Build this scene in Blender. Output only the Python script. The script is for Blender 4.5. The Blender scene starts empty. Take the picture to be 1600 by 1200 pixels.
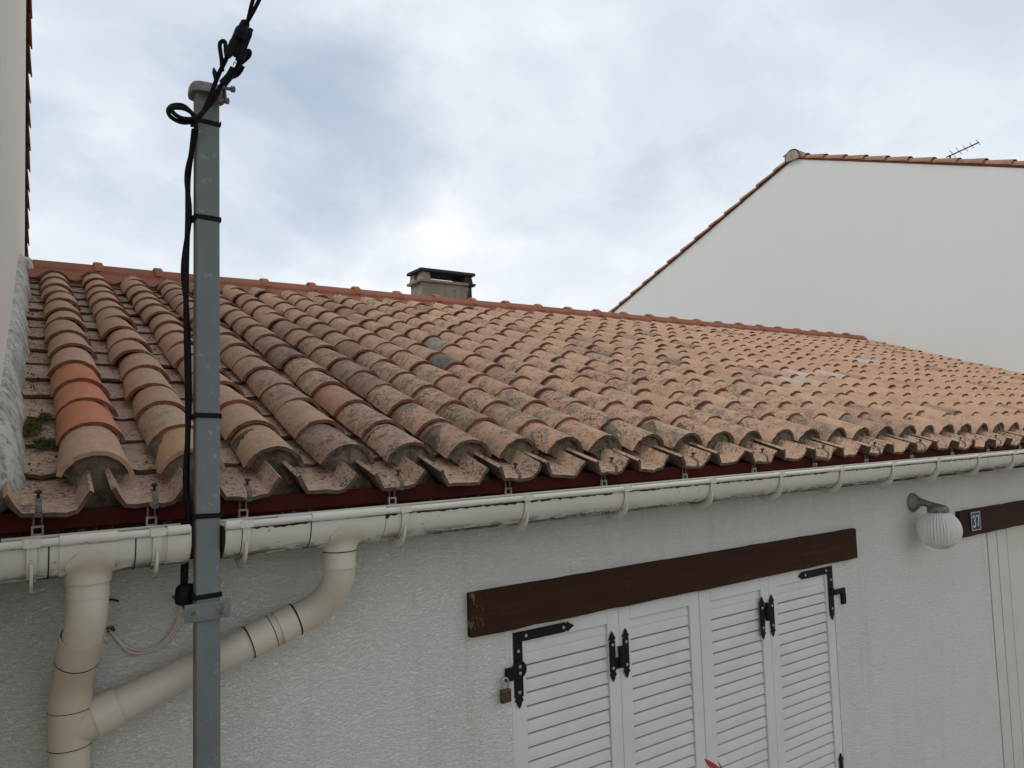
import bpy, bmesh, math, random
from math import sin, cos, pi, radians, sqrt, atan2
from mathutils import Vector, Matrix, Euler

random.seed(11)
S = bpy.context.scene
C = S.collection
H = 3.0                                   # eye height above the pavement; z values below are given relative to the eye

# ------------------------------------------------------------------ camera, sky, sun, exposure
cam_d = bpy.data.cameras.new('camera')
cam = bpy.data.objects.new('camera', cam_d); C.objects.link(cam)
fw = Vector((0.55748, 0.82709, 0.07171)); rt = Vector((0.83006, -0.55685, -0.03037)); up = Vector((-0.01481, -0.07645, 0.99696))
M = Matrix((rt, up, -fw)).transposed().to_4x4(); M.translation = (0, 0, H)
cam.matrix_world = M
cam_d.sensor_width = 36; cam_d.lens = 1139.545 / 1600 * 36
cam_d.clip_start = 0.02; cam_d.clip_end = 3000
S.camera = cam

SUN_DIR = Vector((-0.45, 0.36, 0.82)).normalized()
world = bpy.data.worlds.new('World'); S.world = world; world.use_nodes = True
wt = world.node_tree; wt.nodes.clear()
def wn(t, **kw):
    n = wt.nodes.new(t)
    for k, v in kw.items(): setattr(n, k, v)
    return n
def wmath(op, a, b=None, clamp=False):
    n = wn('ShaderNodeMath', operation=op, use_clamp=clamp)
    for i, v in enumerate((a, b)):
        if v is None: continue
        if isinstance(v, (int, float)): n.inputs[i].default_value = v
        else: wt.links.new(v, n.inputs[i])
    return n.outputs[0]
def wramp(src, pts):
    n = wn('ShaderNodeValToRGB'); wt.links.new(src, n.inputs[0])
    e = n.color_ramp.elements
    while len(e) < len(pts): e.new(0.5)
    for el, (p, c) in zip(e, pts): el.position = p; el.color = (*c, 1)
    return n.outputs[0]
SKY_OFF = ((13.89, 11.2, 4.16), (26.0, 0.19, 15.08), (26.95, 2.42, 16.63))
sky = wn('ShaderNodeTexSky', sky_type='NISHITA')
sky.sun_disc = False; sky.sun_elevation = math.asin(SUN_DIR.z); sky.sun_rotation = atan2(SUN_DIR.x, SUN_DIR.y)
sky.air_density = 1.0; sky.dust_density = 0.6; sky.ozone_density = 1.5
bg_sky = wn('ShaderNodeBackground'); bg_sky.inputs[1].default_value = 0.10
wt.links.new(sky.outputs[0], bg_sky.inputs[0])
tc = wn('ShaderNodeTexCoord'); sx = wn('ShaderNodeSeparateXYZ'); wt.links.new(tc.outputs['Generated'], sx.inputs[0])
zz = wmath('ADD', wmath('MAXIMUM', sx.outputs[2], 0.0), 0.16)
cx = wmath('DIVIDE', sx.outputs[0], zz); cy = wmath('DIVIDE', sx.outputs[1], zz)
cb = wn('ShaderNodeCombineXYZ'); wt.links.new(cx, cb.inputs[0]); wt.links.new(cy, cb.inputs[1])
def wnoise(scale, detail, rough, dist, off, flat=False):
    mp = wn('ShaderNodeMapping'); wt.links.new(cb.outputs[0], mp.inputs[0])
    mp.inputs['Location'].default_value = off; mp.inputs['Rotation'].default_value = (0, 0, 0.6); mp.inputs['Scale'].default_value = (1.0, 0.62, 1)
    if not flat:
        wt.links.new(tc.outputs['Generated'], mp.inputs[0]); mp.inputs['Rotation'].default_value = (0, 0, 0); mp.inputs['Scale'].default_value = (1, 1, 1.7)
    n = wn('ShaderNodeTexNoise'); wt.links.new(mp.outputs[0], n.inputs['Vector'])
    n.inputs['Scale'].default_value = scale; n.inputs['Detail'].default_value = detail
    n.inputs['Roughness'].default_value = rough; n.inputs['Distortion'].default_value = dist
    return n.outputs[0]
n_cover = wnoise(2.1, 8, 0.56, 0.35, SKY_OFF[0])
n_shade = wnoise(1.7, 6, 0.5, 0.5, SKY_OFF[1])
n_fine = wnoise(6.5, 7, 0.58, 0.5, SKY_OFF[2])
mask = wramp(n_cover, [(0.33, (0.66, 0.66, 0.66)), (0.47, (1, 1, 1))])
mask = wmath('ADD', mask, wmath('MULTIPLY', wmath('SUBTRACT', 0.30, sx.outputs[2]), 2.6, True), True)
shade = wmath('ADD', wmath('MULTIPLY', n_shade, 0.78), wmath('MULTIPLY', n_fine, 0.22))
# clouds whiten towards the horizon, where one looks through more of the lit veil
shade = wmath('ADD', shade, wmath('MULTIPLY', wmath('SUBTRACT', 0.40, sx.outputs[2]), 0.30))
ccol = wramp(shade, [(0.32, (0.54, 0.61, 0.70)), (0.44, (0.635, 0.70, 0.785)), (0.54, (0.77, 0.82, 0.875)), (0.64, (0.98, 0.985, 0.995))])
bg_cl = wn('ShaderNodeBackground'); bg_cl.inputs[1].default_value = 1.0; wt.links.new(ccol, bg_cl.inputs[0])
mixw = wn('ShaderNodeMixShader'); wt.links.new(mask, mixw.inputs[0])
wt.links.new(bg_sky.outputs[0], mixw.inputs[1]); wt.links.new(bg_cl.outputs[0], mixw.inputs[2])
wo = wn('ShaderNodeOutputWorld'); wt.links.new(mixw.outputs[0], wo.inputs[0])

sd = bpy.data.lights.new('sun', 'SUN'); sd.energy = 1.5; sd.angle = radians(28); sd.color = (1.0, 0.93, 0.82)
sun = bpy.data.objects.new('sun', sd); C.objects.link(sun)
sun.rotation_euler = SUN_DIR.to_track_quat('Z', 'Y').to_euler(); sun.location = (0, 0, 30)

S.view_settings.view_transform = 'Standard'; S.view_settings.look = 'None'
S.view_settings.exposure = 0.14; S.view_settings.gamma = 1.0; S.view_settings.use_curve_mapping = False
S.cycles.max_bounces = 6; S.cycles.diffuse_bounces = 4; S.cycles.transmission_bounces = 6

# ------------------------------------------------------------------ materials
class Mat:
    """small helper round a principled node tree"""
    def __init__(self, name, col, rough=0.8, metal=0.0, spec=0.3):
        self.m = bpy.data.materials.new(name); self.m.use_nodes = True
        self.t = self.m.node_tree; self.b = self.t.nodes['Principled BSDF']
        self.b.inputs['Base Color'].default_value = (*col, 1)
        self.b.inputs['Roughness'].default_value = rough; self.b.inputs['Metallic'].default_value = metal
        self.b.inputs['Specular IOR Level'].default_value = spec
        self.col = None; self._c = col
        g = self.t.nodes.new('ShaderNodeNewGeometry'); self.pos = g.outputs['Position']; self.nor = g.outputs['Normal']
    def n(self, t, **kw):
        n = self.t.nodes.new(t)
        for k, v in kw.items(): setattr(n, k, v)
        return n
    def L(self, a, b): self.t.links.new(a, b)
    def noise(self, scale, detail=4, rough=0.55, stretch=(1, 1, 1), off=(0, 0, 0), dist=0.0):
        mp = self.n('ShaderNodeMapping'); self.L(self.pos, mp.inputs[0]); mp.inputs['Scale'].default_value = stretch; mp.inputs['Location'].default_value = off
        n = self.n('ShaderNodeTexNoise'); self.L(mp.outputs[0], n.inputs['Vector'])
        n.inputs['Scale'].default_value = scale; n.inputs['Detail'].default_value = detail
        n.inputs['Roughness'].default_value = rough; n.inputs['Distortion'].default_value = dist
        return n.outputs[0]
    def vor(self, scale):
        n = self.n('ShaderNodeTexVoronoi'); self.L(self.pos, n.inputs['Vector']); n.inputs['Scale'].default_value = scale
        return n.outputs['Distance']
    def rng(self, src, a, b, lo=0.0, hi=1.0):
        n = self.n('ShaderNodeMapRange'); n.interpolation_type = 'SMOOTHSTEP'
        if isinstance(src, (int, float)): n.inputs[0].default_value = src
        else: self.L(src, n.inputs[0])
        for i, v in zip((1, 2, 3, 4), (a, b, lo, hi)):
            if isinstance(v, (int, float)): n.inputs[i].default_value = v
            else: self.L(v, n.inputs[i])
        return n.outputs[0]
    def mth(self, op, a, b):
        n = self.n('ShaderNodeMath', operation=op)
        for i, v in enumerate((a, b)):
            if isinstance(v, (int, float)): n.inputs[i].default_value = v
            else: self.L(v, n.inputs[i])
        return n.outputs[0]
    def start(self, c=None):
        r = self.n('ShaderNodeRGB'); r.outputs[0].default_value = (*(c or self._c), 1); self.col = r.outputs[0]; return self
    def mix(self, fac, c, blend='MIX'):
        if self.col is None: self.start()
        n = self.n('ShaderNodeMix', data_type='RGBA', blend_type=blend)
        if isinstance(fac, (int, float)): n.inputs[0].default_value = fac
        else: self.L(fac, n.inputs[0])
        self.L(self.col, n.inputs[6])
        if isinstance(c, tuple): n.inputs[7].default_value = (*c, 1)
        else: self.L(c, n.inputs[7])
        self.col = n.outputs[2]; return self
    def bump(self, h, strength=0.4, dist=0.01):
        n = self.n('ShaderNodeBump'); n.inputs['Strength'].default_value = strength; n.inputs['Distance'].default_value = dist
        self.L(h, n.inputs['Height'])
        if self.b.inputs['Normal'].is_linked: self.L(self.b.inputs['Normal'].links[0].from_socket, n.inputs['Normal'])
        self.L(n.outputs[0], self.b.inputs['Normal']); return self
    def done(self):
        if self.col is not None: self.L(self.col, self.b.inputs['Base Color'])
        return self.m

def clay(name, source):
    k = Mat(name, (0.3, 0.18, 0.11), 0.9, spec=0.2)
    if source == 'object':
        o = k.n('ShaderNodeObjectInfo'); col, alpha = o.outputs['Color'], o.outputs['Alpha']
    else:
        o = k.n('ShaderNodeAttribute'); o.attribute_name = 'tile_color'; col, alpha = o.outputs['Color'], o.outputs['Alpha']
    k.col = col
    big = k.noise(7, 3, 0.6)
    k.mix(k.rng(big, 0.35, 0.7, 0.0, 0.32), (0.49, 0.345, 0.225))                 # ochre weathering
    k.mix(k.rng(k.noise(11, 4, 0.6, off=(4, 1, 2)), 0.45, 0.75, 0, 0.40), (0.39, 0.205, 0.135))   # redder patches
    k.mix(k.rng(k.noise(45, 4, 0.7, off=(9, 3, 1)), 0.35, 0.7, 0.0, 0.30), (0.24, 0.155, 0.105))    # grain
    # grey lichen film and black crust, more of it where the tile's own alpha is high
    film = k.mth('MULTIPLY', k.rng(k.noise(15, 8, 0.74, off=(2, 8, 5)), 0.47, 0.60), alpha)
    k.mix(k.mth('MULTIPLY', film, 0.80), (0.150, 0.130, 0.108))
    spots = k.mth('MULTIPLY', k.rng(k.noise(75, 5, 0.7, off=(1, 5, 5)), 0.51, 0.57), k.rng(k.noise(9, 5, 0.65, off=(7, 7, 0)), 0.42, 0.58))
    k.mix(k.mth('MULTIPLY', spots, k.mth('MULTIPLY', alpha, 0.85)), (0.045, 0.038, 0.032))
    pale = k.mth('MULTIPLY', k.rng(k.noise(150, 3, 0.6, off=(3, 3, 8)), 0.60, 0.66), k.rng(k.noise(9, 3, 0.6, off=(6, 2, 0)), 0.4, 0.65))
    k.mix(k.mth('MULTIPLY', pale, 0.5), (0.55, 0.48, 0.40))
    k.bump(k.noise(160, 3, 0.7), 0.25, 0.002); k.bump(k.noise(28, 3, 0.6), 0.2, 0.005)
    return k.done()
CLAY = clay('weathered_clay', 'object'); CLAY_FAR = clay('weathered_clay_far', 'mesh')
k = Mat('clay_edge', (0.24, 0.095, 0.055), 0.9); k.mix(k.rng(k.noise(40, 4, 0.6), 0.4, 0.65, 0, 0.6), (0.09, 0.045, 0.03)).bump(k.noise(120), 0.3, 0.002); CLAY_EDGE = k.done()
k = Mat('eave_edge', (0.13, 0.095, 0.06), 0.95); k.mix(k.rng(k.noise(30, 5, 0.7), 0.45, 0.6, 0, 0.9), (0.05, 0.042, 0.030)); EAVE_EDGE = k.done()
k = Mat('channel_edge', (0.135, 0.085, 0.056), 0.95); k.mix(k.rng(k.noise(35, 4, 0.7), 0.42, 0.6, 0, 0.8), (0.08, 0.055, 0.038)); CHANNEL_EDGE = k.done()
k = Mat('channel_clay', (0.42, 0.275, 0.19), 0.92)
k.mix(k.rng(k.noise(9, 4, 0.6), 0.4, 0.68, 0, 0.55), (0.38, 0.22, 0.13))
k.mix(k.mth('MULTIPLY', k.rng(k.noise(80, 5, 0.7, off=(2, 2, 2)), 0.48, 0.58), k.rng(k.noise(10, 6, 0.7, off=(8, 0, 1)), 0.42, 0.56, 0, 0.95)), (0.085, 0.065, 0.048))
k.mix(k.rng(k.noise(16, 7, 0.75, off=(3, 6, 2)), 0.56, 0.66, 0, 0.8), (0.075, 0.062, 0.045))
k.mix(k.mth('MULTIPLY', k.rng(k.noise(95, 3, 0.6, off=(5, 1, 2)), 0.54, 0.62), 0.45), (0.55, 0.47, 0.39))
k.bump(k.noise(90, 4, 0.7), 0.4, 0.003); CHANNEL = k.done()
def ridge_mat(name, c):
    k = Mat(name, c, 0.85); k.mix(k.rng(k.noise(8, 4, 0.6), 0.35, 0.7, 0, 0.5), (c[0]*0.68, c[1]*0.72, c[2]*0.8))
    k.mix(k.rng(k.noise(40, 4, 0.7), 0.55, 0.72, 0, 0.45), (0.10, 0.06, 0.045)); k.bump(k.noise(70), 0.3, 0.005); return k.done()
RIDGE = ridge_mat('ridge_clay', (0.31, 0.115, 0.068)); RIDGE_CAP = ridge_mat('ridge_collar_clay', (0.37, 0.135, 0.062))
k = Mat('mortar', (0.155, 0.118, 0.08), 0.95)
k.mix(k.rng(k.noise(22, 5, 0.65), 0.42, 0.62, 0, 0.85), (0.045, 0.037, 0.024)); k.mix(k.rng(k.noise(60, 4, 0.7, off=(3, 0, 0)), 0.5, 0.7, 0, 0.4), (0.24, 0.20, 0.145))
k.bump(k.noise(60, 5, 0.7), 0.5, 0.005); MORTAR = k.done()
k = Mat('pale_mortar', (0.56, 0.535, 0.47), 0.95)
k.mix(k.rng(k.noise(5, 5, 0.65, stretch=(2.5, 1, 1)), 0.42, 0.62, 0, 0.65), (0.27, 0.24, 0.18)); k.mix(k.rng(k.noise(26, 7, 0.75), 0.47, 0.62, 0, 0.75), (0.16, 0.145, 0.11))
k.bump(k.noise(24, 7, 0.75), 0.8, 0.016); PALE_MORTAR = k.done()
def stucco(name, c, sc, strength, dist, stain=True):
    k = Mat(name, c, 0.92, spec=0.2)
    k.mix(k.rng(k.noise(1.6, 5, 0.6), 0.38, 0.7, 0, 0.35 if stain else 0.12), (c[0]*0.86, c[1]*0.85, c[2]*0.82))
    if stain:
        k.mix(k.rng(k.noise(7, 6, 0.7, stretch=(2.2, 1, 0.35), off=(1, 0, 3)), 0.56, 0.78, 0, 0.30), (c[0]*0.62, c[1]*0.61, c[2]*0.56))
        k.mix(k.rng(k.noise(60, 4, 0.7, stretch=(0.7, 1, 1.5), off=(1, 9, 3)), 0.615, 0.68, 0, 0.5), (c[0]*0.5, c[1]*0.5, c[2]*0.46))
        k.mix(k.rng(k.noise(3.0, 5, 0.65, stretch=(3.5, 1, 0.22), off=(5, 2, 0)), 0.55, 0.75, 0, 0.22), (c[0]*0.6, c[1]*0.58, c[2]*0.5))
    h = k.mth('ADD', k.mth('MULTIPLY', k.noise(sc, 5, 0.62, stretch=(1, 1, 1.35), dist=0.6), 0.75), k.mth('MULTIPLY', k.rng(k.noise(sc*2.3, 4, 0.6, stretch=(0.8, 1, 1.5), off=(4, 4, 4), dist=1.0), 0.35, 0.72), 0.5))
    k.bump(h, strength, dist); return k.done()
STUCCO = stucco('roughcast', (0.78, 0.76, 0.69), 37, 0.74, 0.0145)
SMOOTH = stucco('smooth_render', (0.655, 0.67, 0.665), 60, 0.2, 0.002, False)
SMOOTH_L = stucco('smooth_render_warm', (0.70, 0.655, 0.585), 60, 0.2, 0.002, False)
k = Mat('oxblood_paint', (0.062, 0.0115, 0.008), 0.85, spec=0.08); k.mix(k.rng(k.noise(6, 4, 0.6, stretch=(0.5, 1, 2)), 0.4, 0.7, 0, 0.7), (0.035, 0.010, 0.008)).bump(k.noise(40, 4, 0.6, stretch=(0.2, 1, 2)), 0.3, 0.004); FASCIA = k.done()
k = Mat('brown_stain', (0.046, 0.0195, 0.0105), 0.8, spec=0.12)
k.mix(k.rng(k.noise(5, 5, 0.65, stretch=(0.35, 1, 2.4)), 0.42, 0.7, 0, 0.6), (0.032, 0.014, 0.010))
k.mix(k.rng(k.noise(26, 4, 0.65, stretch=(1, 1, 1)), 0.66, 0.74, 0, 0.35), (0.15, 0.11, 0.085)); sp_ = k.n('ShaderNodeSeparateXYZ'); k.L(k.pos, sp_.inputs[0])
k.mix(k.mth('MULTIPLY', k.rng(k.noise(38, 6, 0.75, stretch=(1, 1, 0.5), off=(4, 0, 2)), 0.53, 0.60), k.mth('MULTIPLY', k.rng(sp_.outputs[0], 1.53, 1.45), 0.75)), (0.17, 0.14, 0.115))
k.mix(k.rng(k.noise(7, 6, 0.75, stretch=(0.3, 1, 3.5), off=(1, 2, 7)), 0.56, 0.72, 0, 0.5), (0.085, 0.048, 0.030))
k.bump(k.noise(30, 5, 0.6, stretch=(0.12, 1, 3)), 0.35, 0.006); BEAM = k.done()
def pvc(name, c, dirt):
    k = Mat(name, c, 0.42, spec=0.4)
    k.mix(k.rng(k.noise(4, 4, 0.6), 0.4, 0.7, 0, 0.35), (c[0]*0.84, c[1]*0.80, c[2]*0.70))
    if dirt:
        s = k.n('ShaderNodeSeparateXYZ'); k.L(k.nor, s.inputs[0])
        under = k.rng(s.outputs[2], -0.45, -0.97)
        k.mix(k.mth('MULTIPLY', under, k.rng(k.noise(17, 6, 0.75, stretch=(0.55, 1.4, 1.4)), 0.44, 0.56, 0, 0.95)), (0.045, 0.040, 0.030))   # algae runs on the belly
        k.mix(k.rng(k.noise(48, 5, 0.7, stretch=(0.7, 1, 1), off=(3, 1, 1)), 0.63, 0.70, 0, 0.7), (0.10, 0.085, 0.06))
    return k.done()
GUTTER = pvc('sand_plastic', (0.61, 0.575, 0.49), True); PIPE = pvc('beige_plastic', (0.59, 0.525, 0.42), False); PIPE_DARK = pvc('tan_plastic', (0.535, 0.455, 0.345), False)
WHITE = pvc('white_paint', (0.655, 0.65, 0.615), False); DOORW = pvc('door_white', (0.62, 0.60, 0.53), False)
k = Mat('grime_and_shade', (0.030, 0.024, 0.017), 0.95); GRIME_AND_SHADE = k.done()
k = Mat('galvanised', (0.178, 0.194, 0.190), 0.6, 0.2)
k.mix(k.rng(k.noise(5, 4, 0.6, stretch=(1, 1, 0.5)), 0.35, 0.7, 0, 0.7), (0.135, 0.148, 0.148)); k.mix(k.rng(k.noise(34, 5, 0.7), 0.60, 0.70, 0, 0.45), (0.40, 0.41, 0.42)); k.mix(k.rng(k.noise(9, 5, 0.7, off=(2, 2, 0)), 0.62, 0.74, 0, 0.55), (0.13, 0.12, 0.11))
k.mix(k.rng(k.noise(13, 6, 0.75, stretch=(1, 1, 0.4), off=(7, 1, 2)), 0.66, 0.76, 0, 0.6), (0.12, 0.065, 0.035))
k.bump(k.noise(60), 0.15, 0.003); GALV = k.done()
k = Mat('black_iron', (0.007, 0.007, 0.008), 0.6, spec=0.2); k.bump(k.noise(90), 0.25, 0.002); IRON = k.done()
k = Mat('black_rubber', (0.0055, 0.006, 0.008), 0.6, spec=0.15); RUBBER = k.done()
k = Mat('rust', (0.085, 0.032, 0.014), 0.9); k.mix(k.rng(k.noise(60), 0.4, 0.6, 0, 0.7), (0.03, 0.014, 0.009)); RUST = k.done()
k = Mat('zinc_screw', (0.42, 0.42, 0.43), 0.35, 0.8); ZINC = k.done()
k = Mat('brass', (0.12, 0.085, 0.05), 0.45, 0.6); k.mix(k.rng(k.noise(70), 0.4, 0.65, 0, 0.7), (0.04, 0.03, 0.025)); BRASS = k.done()
k = Mat('weathered_aluminium', (0.27, 0.265, 0.235), 0.6, 0.35); k.mix(k.rng(k.noise(40, 5, 0.7), 0.4, 0.65, 0, 0.8), (0.13, 0.12, 0.095)); k.bump(k.noise(80), 0.4, 0.004); ALU = k.done()
k = Mat('ribbed_glass', (0.88, 0.87, 0.82), 0.10, spec=0.6); k.b.inputs['Transmission Weight'].default_value = 0.42; k.b.inputs['IOR'].default_value = 1.3; GLASS = k.done()
k = Mat('milky_glass', (0.80, 0.78, 0.70), 0.4); k.b.inputs['Transmission Weight'].default_value = 0.35; k.b.inputs['IOR'].default_value = 1.2; k.mix(k.rng(k.noise(16, 4), 0.5, 0.7, 0, 0.5), (0.45, 0.41, 0.30)); MILKY = k.done()
k = Mat('enamel_blue', (0.018, 0.030, 0.085), 0.3, spec=0.5); ENAMEL = k.done()
k = Mat('enamel_white', (0.62, 0.64, 0.66), 0.3, spec=0.5); ENAMEL_W = k.done()
k = Mat('chimney_render', (0.34, 0.29, 0.225), 0.95)
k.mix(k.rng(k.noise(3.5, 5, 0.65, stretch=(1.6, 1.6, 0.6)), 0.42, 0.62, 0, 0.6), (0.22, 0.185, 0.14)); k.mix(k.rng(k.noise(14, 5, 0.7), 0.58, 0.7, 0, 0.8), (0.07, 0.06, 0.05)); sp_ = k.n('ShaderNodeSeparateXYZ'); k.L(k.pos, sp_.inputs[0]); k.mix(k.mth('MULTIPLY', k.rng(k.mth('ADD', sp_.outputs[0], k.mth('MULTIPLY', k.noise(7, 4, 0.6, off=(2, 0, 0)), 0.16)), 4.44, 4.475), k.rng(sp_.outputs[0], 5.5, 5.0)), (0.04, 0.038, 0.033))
k.bump(k.noise(30, 5), 0.4, 0.006); CHIM = k.done()
k = Mat('sooty_concrete', (0.035, 0.036, 0.035), 0.95); k.mix(k.rng(k.noise(18, 5, 0.7), 0.55, 0.7, 0, 0.5), (0.10, 0.10, 0.085)); k.bump(k.noise(40), 0.5, 0.008); SOOT = k.done()
k = Mat('asphalt', (0.05, 0.05, 0.05), 0.95); k.bump(k.noise(90), 0.6, 0.01); ASPHALT = k.done()
k = Mat('concrete', (0.30, 0.265, 0.21), 0.95); k.mix(k.rng(k.noise(3), 0.4, 0.7, 0, 0.5), (0.16, 0.155, 0.145)); k.bump(k.noise(60), 0.4, 0.006); CONC = k.done()
k = Mat('dry_moss', (0.15, 0.105, 0.035), 0.95); k.mix(k.rng(k.noise(26), 0.45, 0.6, 0, 1), (0.060, 0.070, 0.022)); MOSS = k.done()
k = Mat('leaf_litter', (0.075, 0.052, 0.034), 0.95); LITTER = k.done()
k = Mat('petal_red', (0.42, 0.022, 0.018), 0.5); RED = k.done()
k = Mat('petal_orange', (0.36, 0.12, 0.03), 0.5); ORANGE = k.done()
k = Mat('stem_green', (0.05, 0.075, 0.03), 0.6); STEM = k.done()
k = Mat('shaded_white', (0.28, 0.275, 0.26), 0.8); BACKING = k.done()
k = Mat('dark_interior', (0.02, 0.02, 0.02), 0.95); DARK = k.done()

# ------------------------------------------------------------------ mesh helpers
class MB:
    def __init__(s): s.v = []; s.f = []; s.mi = []; s.m = 0
    def add(s, vs, fs):
        o = len(s.v); s.v += [tuple(p) for p in vs]
        for f in fs: s.f.append(tuple(i + o for i in f)); s.mi.append(s.m)
        return s
    def box(s, a, b, mat=None):
        (x0, y0, z0), (x1, y1, z1) = a, b
        vs = [Vector(p) for p in ((x0,y0,z0),(x1,y0,z0),(x1,y1,z0),(x0,y1,z0),(x0,y0,z1),(x1,y0,z1),(x1,y1,z1),(x0,y1,z1))]
        if mat is not None: vs = [mat @ p for p in vs]
        return s.add(vs, [(3,2,1,0),(4,5,6,7),(0,1,5,4),(1,2,6,5),(2,3,7,6),(3,0,4,7)])
    def prism(s, prof, ext, closed=True):
        """profile ring of points, extruded by vector ext"""
        n = len(prof); e = Vector(ext); vs = [Vector(p) for p in prof] + [Vector(p) + e for p in prof]
        fs = [(i, (i+1) % n, n + (i+1) % n, n + i) for i in range(n if closed else n-1)]
        if closed: fs += [tuple(range(n-1, -1, -1)), tuple(range(n, 2*n))]
        return s.add(vs, fs)
    def loft(s, rings, closed=True, caps=(False, False)):
        n = len(rings[0]); vs = [p for r in rings for p in r]; fs = []
        for k in range(len(rings)-1):
            for i in range(n if closed else n-1):
                j = (i+1) % n; fs.append((k*n+i, k*n+j, (k+1)*n+j, (k+1)*n+i))
        if caps[0]: fs.append(tuple(range(n-1, -1, -1)))
        if caps[1]: fs.append(tuple(range((len(rings)-1)*n, len(rings)*n)))
        return s.add(vs, fs)
    def tube(s, pts, r, seg=12, caps=True):
        pts = [Vector(p) for p in pts]; rs = r if isinstance(r, (list, tuple)) else [r]*len(pts)
        rings = []; nrm = None
        for i, p in enumerate(pts):
            t = (pts[min(i+1, len(pts)-1)] - pts[max(i-1, 0)]).normalized()
            if nrm is None:
                a = Vector((0, 0, 1)) if abs(t.z) < 0.9 else Vector((1, 0, 0)); nrm = t.cross(a).normalized()
            nrm = (nrm - t * nrm.dot(t)).normalized(); bi = t.cross(nrm)
            rings.append([p + (nrm*cos(2*pi*k/seg) + bi*sin(2*pi*k/seg))*rs[i] for k in range(seg)])
        return s.loft(rings, True, (caps, caps))
    def lathe(s, prof, origin, axis=(0, 0, 1), seg=24, caps=(False, False)):
        """prof: (radius, height) pairs along axis"""
        ax = Vector(axis).normalized(); a = Vector((1, 0, 0)) if abs(ax.x) < 0.9 else Vector((0, 0, 1))
        u = ax.cross(a).normalized(); w = ax.cross(u); o = Vector(origin)
        return s.loft([[o + ax*h + (u*cos(2*pi*k/seg) + w*sin(2*pi*k/seg))*r for k in range(seg)] for r, h in prof], True, caps)
    def mesh(s, name, mats, smooth=None):
        me = bpy.data.meshes.new(name); me.from_pydata(s.v, [], s.f)
        for m in mats: me.materials.append(m)
        for p, i in zip(me.polygons, s.mi): p.material_index = i
        bm = bmesh.new(); bm.from_mesh(me); bmesh.ops.recalc_face_normals(bm, faces=bm.faces); bm.to_mesh(me); bm.free()
        if smooth:
            for p in me.polygons: p.use_smooth = True
            me.set_sharp_from_angle(angle=radians(smooth))
        me.update(); return me
    def build(s, name, mats, parent=None, smooth=None, bevel=0):
        if not isinstance(mats, (list, tuple)): mats = [mats]
        o = bpy.data.objects.new(name, s.mesh(name, mats, smooth)); C.objects.link(o)
        if parent is not None: attach(o, parent)
        if bevel:
            md = o.modifiers.new('bevel', 'BEVEL'); md.width = bevel; md.segments = 2; md.limit_method = 'ANGLE'; md.angle_limit = radians(40)
        return o
def wpos(o):
    p = Vector((0, 0, 0))
    while o is not None:
        p = p + o.location
        if o.parent is not None: p = p + o.matrix_parent_inverse.translation
        o = o.parent
    return p
def attach(o, parent):
    o.parent = parent; o.matrix_parent_inverse = Matrix.Translation(-wpos(parent))
def thing(name, label, cat, loc=(0, 0, 0), group=None):
    o = bpy.data.objects.new(name, None); C.objects.link(o); o.location = loc; o.empty_display_size = 0.1
    return tag(o, label, cat, group)
def tag(o, label, cat, group=None):
    o['label'] = label; o['category'] = cat
    if group: o['group'] = group
    return o
def spline(pts, n=6):
    P = [Vector(p) for p in pts]; out = []
    for i in range(len(P)-1):
        a, b, c, d = P[max(i-1, 0)], P[i], P[i+1], P[min(i+2, len(P)-1)]
        for k in range(n):
            t = k/n; out.append(0.5*((2*b) + (c-a)*t + (2*a-5*b+4*c-d)*t*t + (3*b-a-3*c+d)*t**3))
    return out + [P[-1]]
def E(p): return Vector((p[0], p[1], p[2] + H))        # eye-relative point -> world
def jit(a): return random.uniform(-a, a)

# ------------------------------------------------------------------ setting
g = MB(); g.add([(-400, -400, 0), (400, -400, 0), (400, 400, 0), (-400, 400, 0)], [(0, 1, 2, 3)]); o = g.build('ground', CONC); o['kind'] = 'structure'
g = MB(); g.box((-60, -9, -0.02), (60, -2.2, 0.004)); o = g.build('road', ASPHALT); o['kind'] = 'structure'
g = MB(); g.box((-60, -2.2, -0.02), (60, -2.05, 0.12)); o = g.build('kerb', CONC); o['kind'] = 'structure'

# ------------------------------------------------------------------ the low house
WY = 2.50                         # front face of the wall
XL, XR = -0.066, 11.42
house = thing('house', 'low white roughcast house under a weathered clay tile roof', 'house', (0, WY, 0))
WX0, WX1, WZ0, WZ1 = 1.640, 3.852, -2.06, -0.772     # window opening
GX0, GX1, GZ1 = 5.70, 8.35, -0.785                   # garage opening
w = MB()
def panel(x0, x1, z0, z1, y=WY): w.add([(x0, y, z0), (x1, y, z0), (x1, y, z1), (x0, y, z1)], [(0, 1, 2, 3)])
top = H - 0.14
panel(XL, WX0, 0, top); panel(WX0, WX1, 0, H+WZ0); panel(WX0, WX1, H+WZ1, top); panel(WX1, GX0, 0, top); panel(GX0, GX1, H+GZ1, top); panel(GX1, XR, 0, top)
def reveal(x0, x1, z0, z1, d, sill=True):
    a = [(x0, WY, z0), (x1, WY, z0), (x1, WY, z1), (x0, WY, z1)]; b = [(x, WY+d, z) for x, _, z in a]
    w.add(a+b, [(0, 4, 7, 3), (1, 2, 6, 5), (3, 7, 6, 2)] + ([(0, 1, 5, 4)] if sill else []))
reveal(WX0, WX1, H+WZ0, H+WZ1, 0.2); reveal(GX0, GX1, 0, H+GZ1, 0.2, False)
w.build('wall', STUCCO, house)
w = MB(); w.add([(XL, 10.7, 0), (XR, 10.7, 0), (XR, 10.7, top), (XL, 10.7, top)], [(0, 1, 2, 3)]); w.build('rear_wall', STUCCO, house)
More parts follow.
